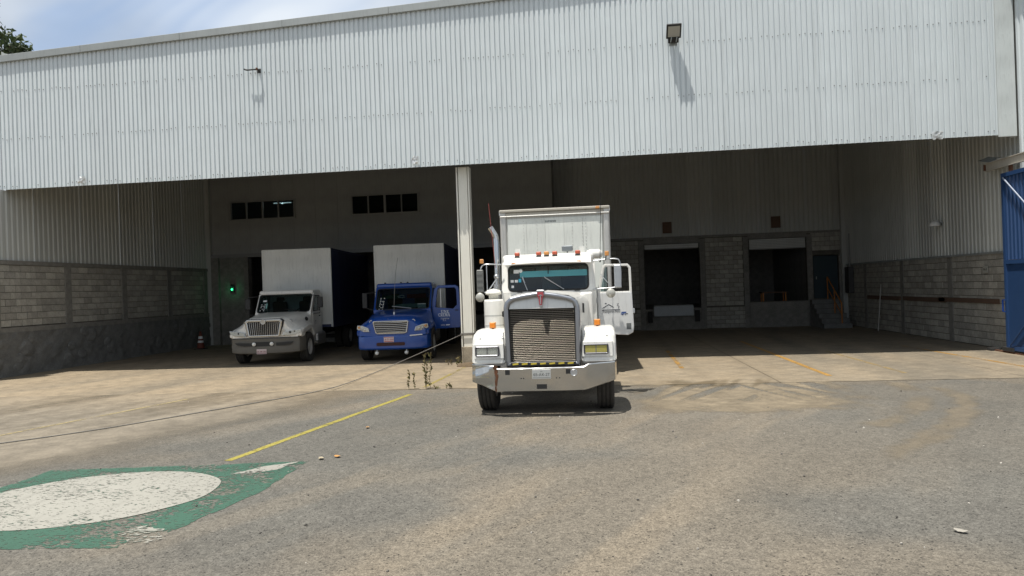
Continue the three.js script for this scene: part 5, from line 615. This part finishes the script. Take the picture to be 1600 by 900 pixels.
// ---------------------------------------------------------------- fittings, plants, small things
{ // floodlight on the facade
  const f = thing('floodlight', 'black rectangular floodlight fixed high on the white corrugated wall', 'floodlight', [2.31, 8.55, FZ]);
  P('arm', [pipe([-0.07, -0.2, 0.0], [-0.07, -0.12, 0.3], 0.012), pipe([0.07, -0.2, 0.0], [0.07, -0.12, 0.3], 0.012), bx(0.2, 0.08, 0.02, 0, -0.2, 0.012)], M.galv, f); const h = new THREE.Group(); h.name = 'lamp_head'; h.position.set(0, 0.06, 0.26); h.rotation.x = 0.72; f.add(h);
  mesh('housing', rb(0.38, 0.38, 0.06, 0.015, 0, 0, 0), M.black, h); mesh('glass', bx(0.30, 0.28, 0.008, 0, 0.0, 0.032), mat(0.34, 0.33, 0.29, { roughness: 0.2, clearcoat: 0.5 }), h); mesh('driver_box', rb(0.27, 0.13, 0.09, 0.01, 0, -0.24, 0.0), M.black, h); mesh('fins', [-0.1, 0, 0.1].map((x) => bx(0.012, 0.3, 0.05, x, 0, -0.05)), M.black, h);
  const b = thing('conduit_bracket', 'small dark bent bracket sticking out of the white corrugated wall', 'bracket', [-9.28, 8.44, FZ]); P('arm', [tube([[-0.19, 0.03, 0.16], [-0.1, 0, 0.16], [0.1, 0.0, 0.16], [0.18, 0.01, 0.1], [0.18, -0.0, 0]], 0.022, 20, 8), bx(0.1, 0.12, 0.012, 0.18, 0, 0.01)], M.chassis, b); P('tip', rb(0.05, 0.07, 0.05, 0.012, 0.17, 0.02, 0.13), M.rust, b);
}
{
  const l = thing('wall_lamp', 'white dome wall lamp on the corrugated side sheeting', 'lamp', [10.8, 3.58, -23.4]); P('dome', xf(new THREE.SphereGeometry(0.16, 18, 10, 0, 2 * Math.PI, 0, 1.7), -0.2, 0.0, 0), mat(0.62, 0.62, 0.6, { roughness: 0.4, side: THREE.DoubleSide }), l); P('bracket', [pipe([0.04, 0.06, 0], [-0.2, 0.1, 0], 0.02), bx(0.02, 0.12, 0.12, 0.0, 0.05, 0)], M.galv, l);
  const s = thing('wall_sign', 'small grey framed notice on the block side wall', 'sign', [10.82, 2.16, -21.05], -Math.PI / 2); P('board', rb(0.24, 0.2, 0.02, 0.005, 0, 0, 0.0), mat(0.34, 0.34, 0.30, { roughness: 0.7 }), s); decal('lettering', 0.2, 0.16, (c, w, h) => { c.fillStyle = '#3b3a35'; c.font = `bold ${h * 0.5}px sans-serif`; c.textAlign = 'center'; c.fillText('No.3', w / 2, h * 0.68); }, s, 0, 0, 0.0125, 128);
  const p = thing('leaning_pole', 'thin pale pole leaning against the block side wall', 'pole', [10.6, 0.004, -28.1]); P('shaft', pipe([0, 0.0, 0], [0.17, 1.75, -0.05], 0.022), mat(0.36, 0.35, 0.32, { roughness: 0.6 }), p);
  const e = thing('electrical_cabinet', 'dark tall electrical cabinet on the side wall near the dock stairs', 'cabinet', [10.72, 1.5, -31.3]); P('case', rb(0.2, 1.1, 0.5, 0.02, 0, 0.45, 0), mat(0.05, 0.05, 0.05, { roughness: 0.6 }), e); P('conduit', pipe([0.04, 1.0, 0], [0.04, 2.4, 0], 0.025), M.frameGrey, e);
}
{ // green indicator lamp, lit
  const l = thing('indicator_lamp', 'small glowing green indicator lamp on the dark back wall', 'lamp', [-15.98, 2.5, -30.12]); P('case', rb(0.16, 0.34, 0.06, 0.015, 0, 0.02, 0.03), M.black, l); P('green_lens', sp(0.05, 0, -0.03, 0.07), new THREE.MeshStandardMaterial({ color: new THREE.Color().setRGB(0.02, 0.3, 0.12), emissive: new THREE.Color().setRGB(0.05, 0.9, 0.35), emissiveIntensity: 1.4 }), l); P('dark_lens', sp(0.045, 0, 0.1, 0.06), M.chassis, l);
  const pl = new THREE.PointLight(new THREE.Color().setRGB(0.1, 1, 0.4), 0.06); pl.position.set(0, -0.03, 0.15); pl.castShadow = true; l.add(pl);
  const c = thing('traffic_cone', 'dull red traffic cone with two white bands by the plinth wall', 'traffic cone', [-16.35, 0.004, -28.0]); P('base', rb(0.4, 0.04, 0.4, 0.015, 0, 0.02, 0), M.rubber, c); P('body', lathe([[0.001, 0.74], [0.03, 0.74], [0.04, 0.72], [0.15, 0.06], [0.16, 0.04], [0.001, 0.04]], 24), M.cone, c); P('band', lathe([[0.072, 0.54], [0.09, 0.43]].map(([r, y]) => [r + 0.004, y]).reverse(), 24), M.stickerW, c); P('band', lathe([[0.101, 0.36], [0.117, 0.27]].map(([r, y]) => [r + 0.004, y]).reverse(), 24), M.stickerW, c);
}
{ // rope tied to the column, running down and away over the yard
  const pts = [[-3.66, 0.86, -19.4], [-4.3, 0.58, -18.1], [-5.0, 0.29, -16.7], [-5.6, 0.08, -15.4], [-6.0, 0.026, -14.6], [-6.3, 0.0215, -13.97], [-7.2, 0.0215, -12.35], [-8.09, 0.0215, -10.84], [-8.99, 0.0215, -9.79], [-10.2, 0.0215, -8.6], [-11.6, 0.0215, -7.9]];
  tag(mesh('rope', tube(pts, 0.009, 160, 6), M.rope), 'grey rope stretched from the white column down across the tan dust', 'rope');
}
const weedM = [mat(0.16, 0.13, 0.05, { roughness: 1, side: THREE.DoubleSide }), mat(0.085, 0.095, 0.03, { roughness: 1, side: THREE.DoubleSide }), mat(0.22, 0.17, 0.09, { roughness: 1, side: THREE.DoubleSide })];
function weed(label, x, z, stems, h, seed, name = 'dry_weed') {
  const w = thing(name, label, 'weed', [x, 0.0, z], 0, 'weeds along the concrete joint'), r = rngOf(seed), st = [], lf = [[], []];
  for (let i = 0; i < stems; i++) { const hh = h * (0.5 + 0.5 * r()), bx0 = (r() - 0.5) * 0.22 * Math.sqrt(stems), bz0 = (r() - 0.5) * 0.1, lx = (r() - 0.5) * 0.16, lz = (r() - 0.5) * 0.16; const p = (t) => [bx0 + lx * t + 0.015 * Math.sin(t * 9 + i), hh * t, bz0 + lz * t]; st.push(tube([p(0), p(0.35), p(0.7), p(1)], 0.005, 8, 5));
    for (let k = 0; k < hh * 70; k++) { const t = 0.08 + 0.92 * r(), q = p(t), l = 0.025 + 0.045 * r(), a = r() * 6.28, g = new THREE.PlaneGeometry(l, l * 0.42).translate(l / 2, 0, 0); xf(g, 0, 0, 0, r() * 3, 0, 0.2 + r() * 0.9); g.rotateY(a); lf[r() < 0.5 ? 0 : 1].push(g.translate(...q)); if (k % 6 === 0) st.push(pipe(q, [q[0] + Math.cos(a) * 0.07, q[1] + 0.06, q[2] - Math.sin(a) * 0.07], 0.003, 4)); } }
  P('stems', st, weedM[2], w); P('leaves', lf[0], weedM[0], w); P('leaves', lf[1], weedM[1], w); return w;
}
weed('short dry leafy weed growing from the concrete joint', -3.86, -14.9, 2, 0.48, 21); weed('tall dry branching weed growing from the concrete joint beside the yellow line', -3.52, -14.92, 3, 0.92, 22); weed('low sprouting weed tufts in the joint near the semi truck', -3.2, -14.9, 5, 0.12, 23); weed('tuft of dry grass around the foot of the white column', -3.82, -19.55, 9, 0.26, 24, 'dry_grass_tuft');
{ const g = new THREE.SphereGeometry(0.3, 18, 8), q = g.attributes.position; for (let i = 0; i < q.count; i++) { const f = 0.75 + 0.5 * vnoise(q.getX(i) * 8 + 7, q.getZ(i) * 8 + q.getY(i) * 5, 8); q.setXYZ(i, q.getX(i) * f * 1.1, Math.max(-0.02, q.getY(i) * f * 0.35), q.getZ(i) * f * 0.8); } g.computeVertexNormals(); const o = mesh('soil_heap', g, mat(0.17, 0.125, 0.08, { roughness: 1, map: T.conc, bumpMap: T.concB, bumpScale: 0.01 })); o.position.set(-3.42, 0.0, -19.15); tag(o, 'small heap of brown soil at the foot of the column', 'soil heap'); }
{ // litter and grit on the asphalt
  const leafG = (s, sd) => { const g = new THREE.PlaneGeometry(s, s * 0.6, 5, 3), q = g.attributes.position, r = rngOf(sd); for (let i = 0; i < q.count; i++) { const x = q.getX(i) / s; q.setY(i, q.getY(i) * (1.05 - 1.9 * x * x)); q.setZ(i, 0.012 + 0.03 * x * x + r() * 0.008); } g.computeVertexNormals(); return g.rotateX(-Math.PI / 2); };
  const dm = (r, g, b) => mat(r, g, b, { roughness: 0.95, side: THREE.DoubleSide });
  for (const [x, z, s, c, n, lab] of [[2.88, -6.1, 0.10, [0.30, 0.28, 0.24], 'dry_leaf', 'pale curled dry leaf lying alone on the grey asphalt'], [-3.34, -8.82, 0.1, [0.42, 0.22, 0.07], 'dry_leaf', 'orange brown dry leaf beside the green marking tip'], [-3.52, -8.72, 0.1, [0.34, 0.29, 0.20], 'paper_scrap', 'pale paper scrap beside the green marking tip'], [-3.55, -10.7, 0.09, [0.30, 0.18, 0.08], 'dry_leaf', 'dark brown dry leaf close to the bright yellow line']]) { const o = mesh(n, leafG(s, 3), dm(...c)); o.position.set(x, 0.002, z); o.rotation.y = x * 3; tag(o, lab, n === 'dry_leaf' ? 'leaf' : 'paper'); }
  const r = rngOf(31), N = 420, im = new THREE.InstancedMesh(new THREE.DodecahedronGeometry(1, 0), mat(1, 1, 1, { roughness: 1 }), N), m4 = new THREE.Matrix4(), q = new THREE.Quaternion(), col = new THREE.Color();
  for (let i = 0; i < N; i++) { const z = -3.5 - 11.2 * Math.pow(r(), 1.25), x = mix(-9, 8, r()), s = 0.004 + 0.011 * Math.pow(r(), 3); q.setFromEuler(new THREE.Euler(r() * 6, r() * 6, r() * 6)); m4.compose(new THREE.Vector3(x, s * 0.5, z), q, new THREE.Vector3(s * 1.3, s * 0.8, s)); im.setMatrixAt(i, m4); const k = r() < 0.6 ? 0.05 + 0.1 * r() : 0.25 + 0.25 * r(); im.setColorAt(i, col.setRGB(k, k * 0.93, k * 0.82)); }
  im.name = 'grit'; im.castShadow = im.receiveShadow = true; scene.add(im); tag(im, 'loose grit and small stones scattered over the asphalt', 'grit', null, 'stuff');
}
{ // tree beyond the side of the building
  const t = thing('broadleaf_tree', 'dark green broadleaf tree showing over the roof corner', 'tree', [-28.7, -0.1, -30]), r = rngOf(61);
  t.scale.setScalar(1.115); const cl = [[2.2, 12.75, 0, 0.75], [1.3, 13.3, 0.3, 0.8], [1.75, 12.2, -0.2, 0.8], [0.5, 14.5, 0, 0.9], [1.35, 14.55, 0.1, 0.38], [2.75, 12.45, 0.1, 0.35]]; for (let i = 0; i < 34; i++) { const a = r() * 6.28, e = (r() - 0.35) * 1.4, d = 1.4 + 1.7 * r(); cl.push([Math.cos(a) * Math.cos(e) * d - 0.9, 11 + Math.sin(e) * d * 1.2, Math.sin(a) * Math.cos(e) * d, 0.6 + 0.5 * r()]); }
  P('trunk', loft([[0, 0.34], [1.5, 0.27], [4, 0.24], [7, 0.2], [9.5, 0.13]].map(([y, R]) => Array.from({ length: 10 }, (_, i) => { const a = -i / 10 * 6.283; return [Math.cos(a) * R + 0.1 * Math.sin(y), y, Math.sin(a) * R]; })), 1.2, true), mat(0.11, 0.085, 0.06, { roughness: 1, map: T.conc }), t);
  for (const c of cl.slice(0, 22)) P('limb', tube([[0, 7 + r() * 1.5, 0], [c[0] * 0.4, mix(8.5, c[1], 0.45), c[2] * 0.5], [c[0], c[1], c[2]]], 0.045, 8, 6), mat(0.11, 0.085, 0.06, { roughness: 1 }), t);
  const pos = [[], []]; for (const [x, y, z, R] of cl) for (let k = 0; k < 260 * R; k++) { const u = r() * 2 - 1, a = r() * 6.28, d = R * Math.pow(r(), 0.42), s = Math.sqrt(1 - u * u), c = new THREE.Vector3(x + d * s * Math.cos(a), y + d * u * 0.85, z + d * s * Math.sin(a)), l = 0.09 + 0.09 * r(), e1 = new THREE.Vector3(r() - 0.5, r() - 0.5, r() - 0.5).normalize().multiplyScalar(l), e2 = new THREE.Vector3(r() - 0.5, r() - 0.5, r() - 0.5).cross(e1).normalize().multiplyScalar(l * 0.5), A = c.clone().sub(e1), B = c.clone().add(e2), C = c.clone().add(e1), D = c.clone().sub(e2); pos[r() < 0.5 ? 0 : 1].push(...A.toArray(), ...B.toArray(), ...C.toArray(), ...A.toArray(), ...C.toArray(), ...D.toArray()); }
  pos.forEach((p, i) => { const g = new THREE.BufferGeometry(); g.setAttribute('position', new THREE.Float32BufferAttribute(p, 3)); g.computeVertexNormals(); stuffPart(P('crown', g, mat([0.045, 0.07][i], [0.075, 0.10][i], [0.028, 0.035][i], { roughness: 0.8, side: THREE.DoubleSide, transmission: 0.3, thickness: 0, phys: true }), t)); });
}
renderer.render(scene, camera);
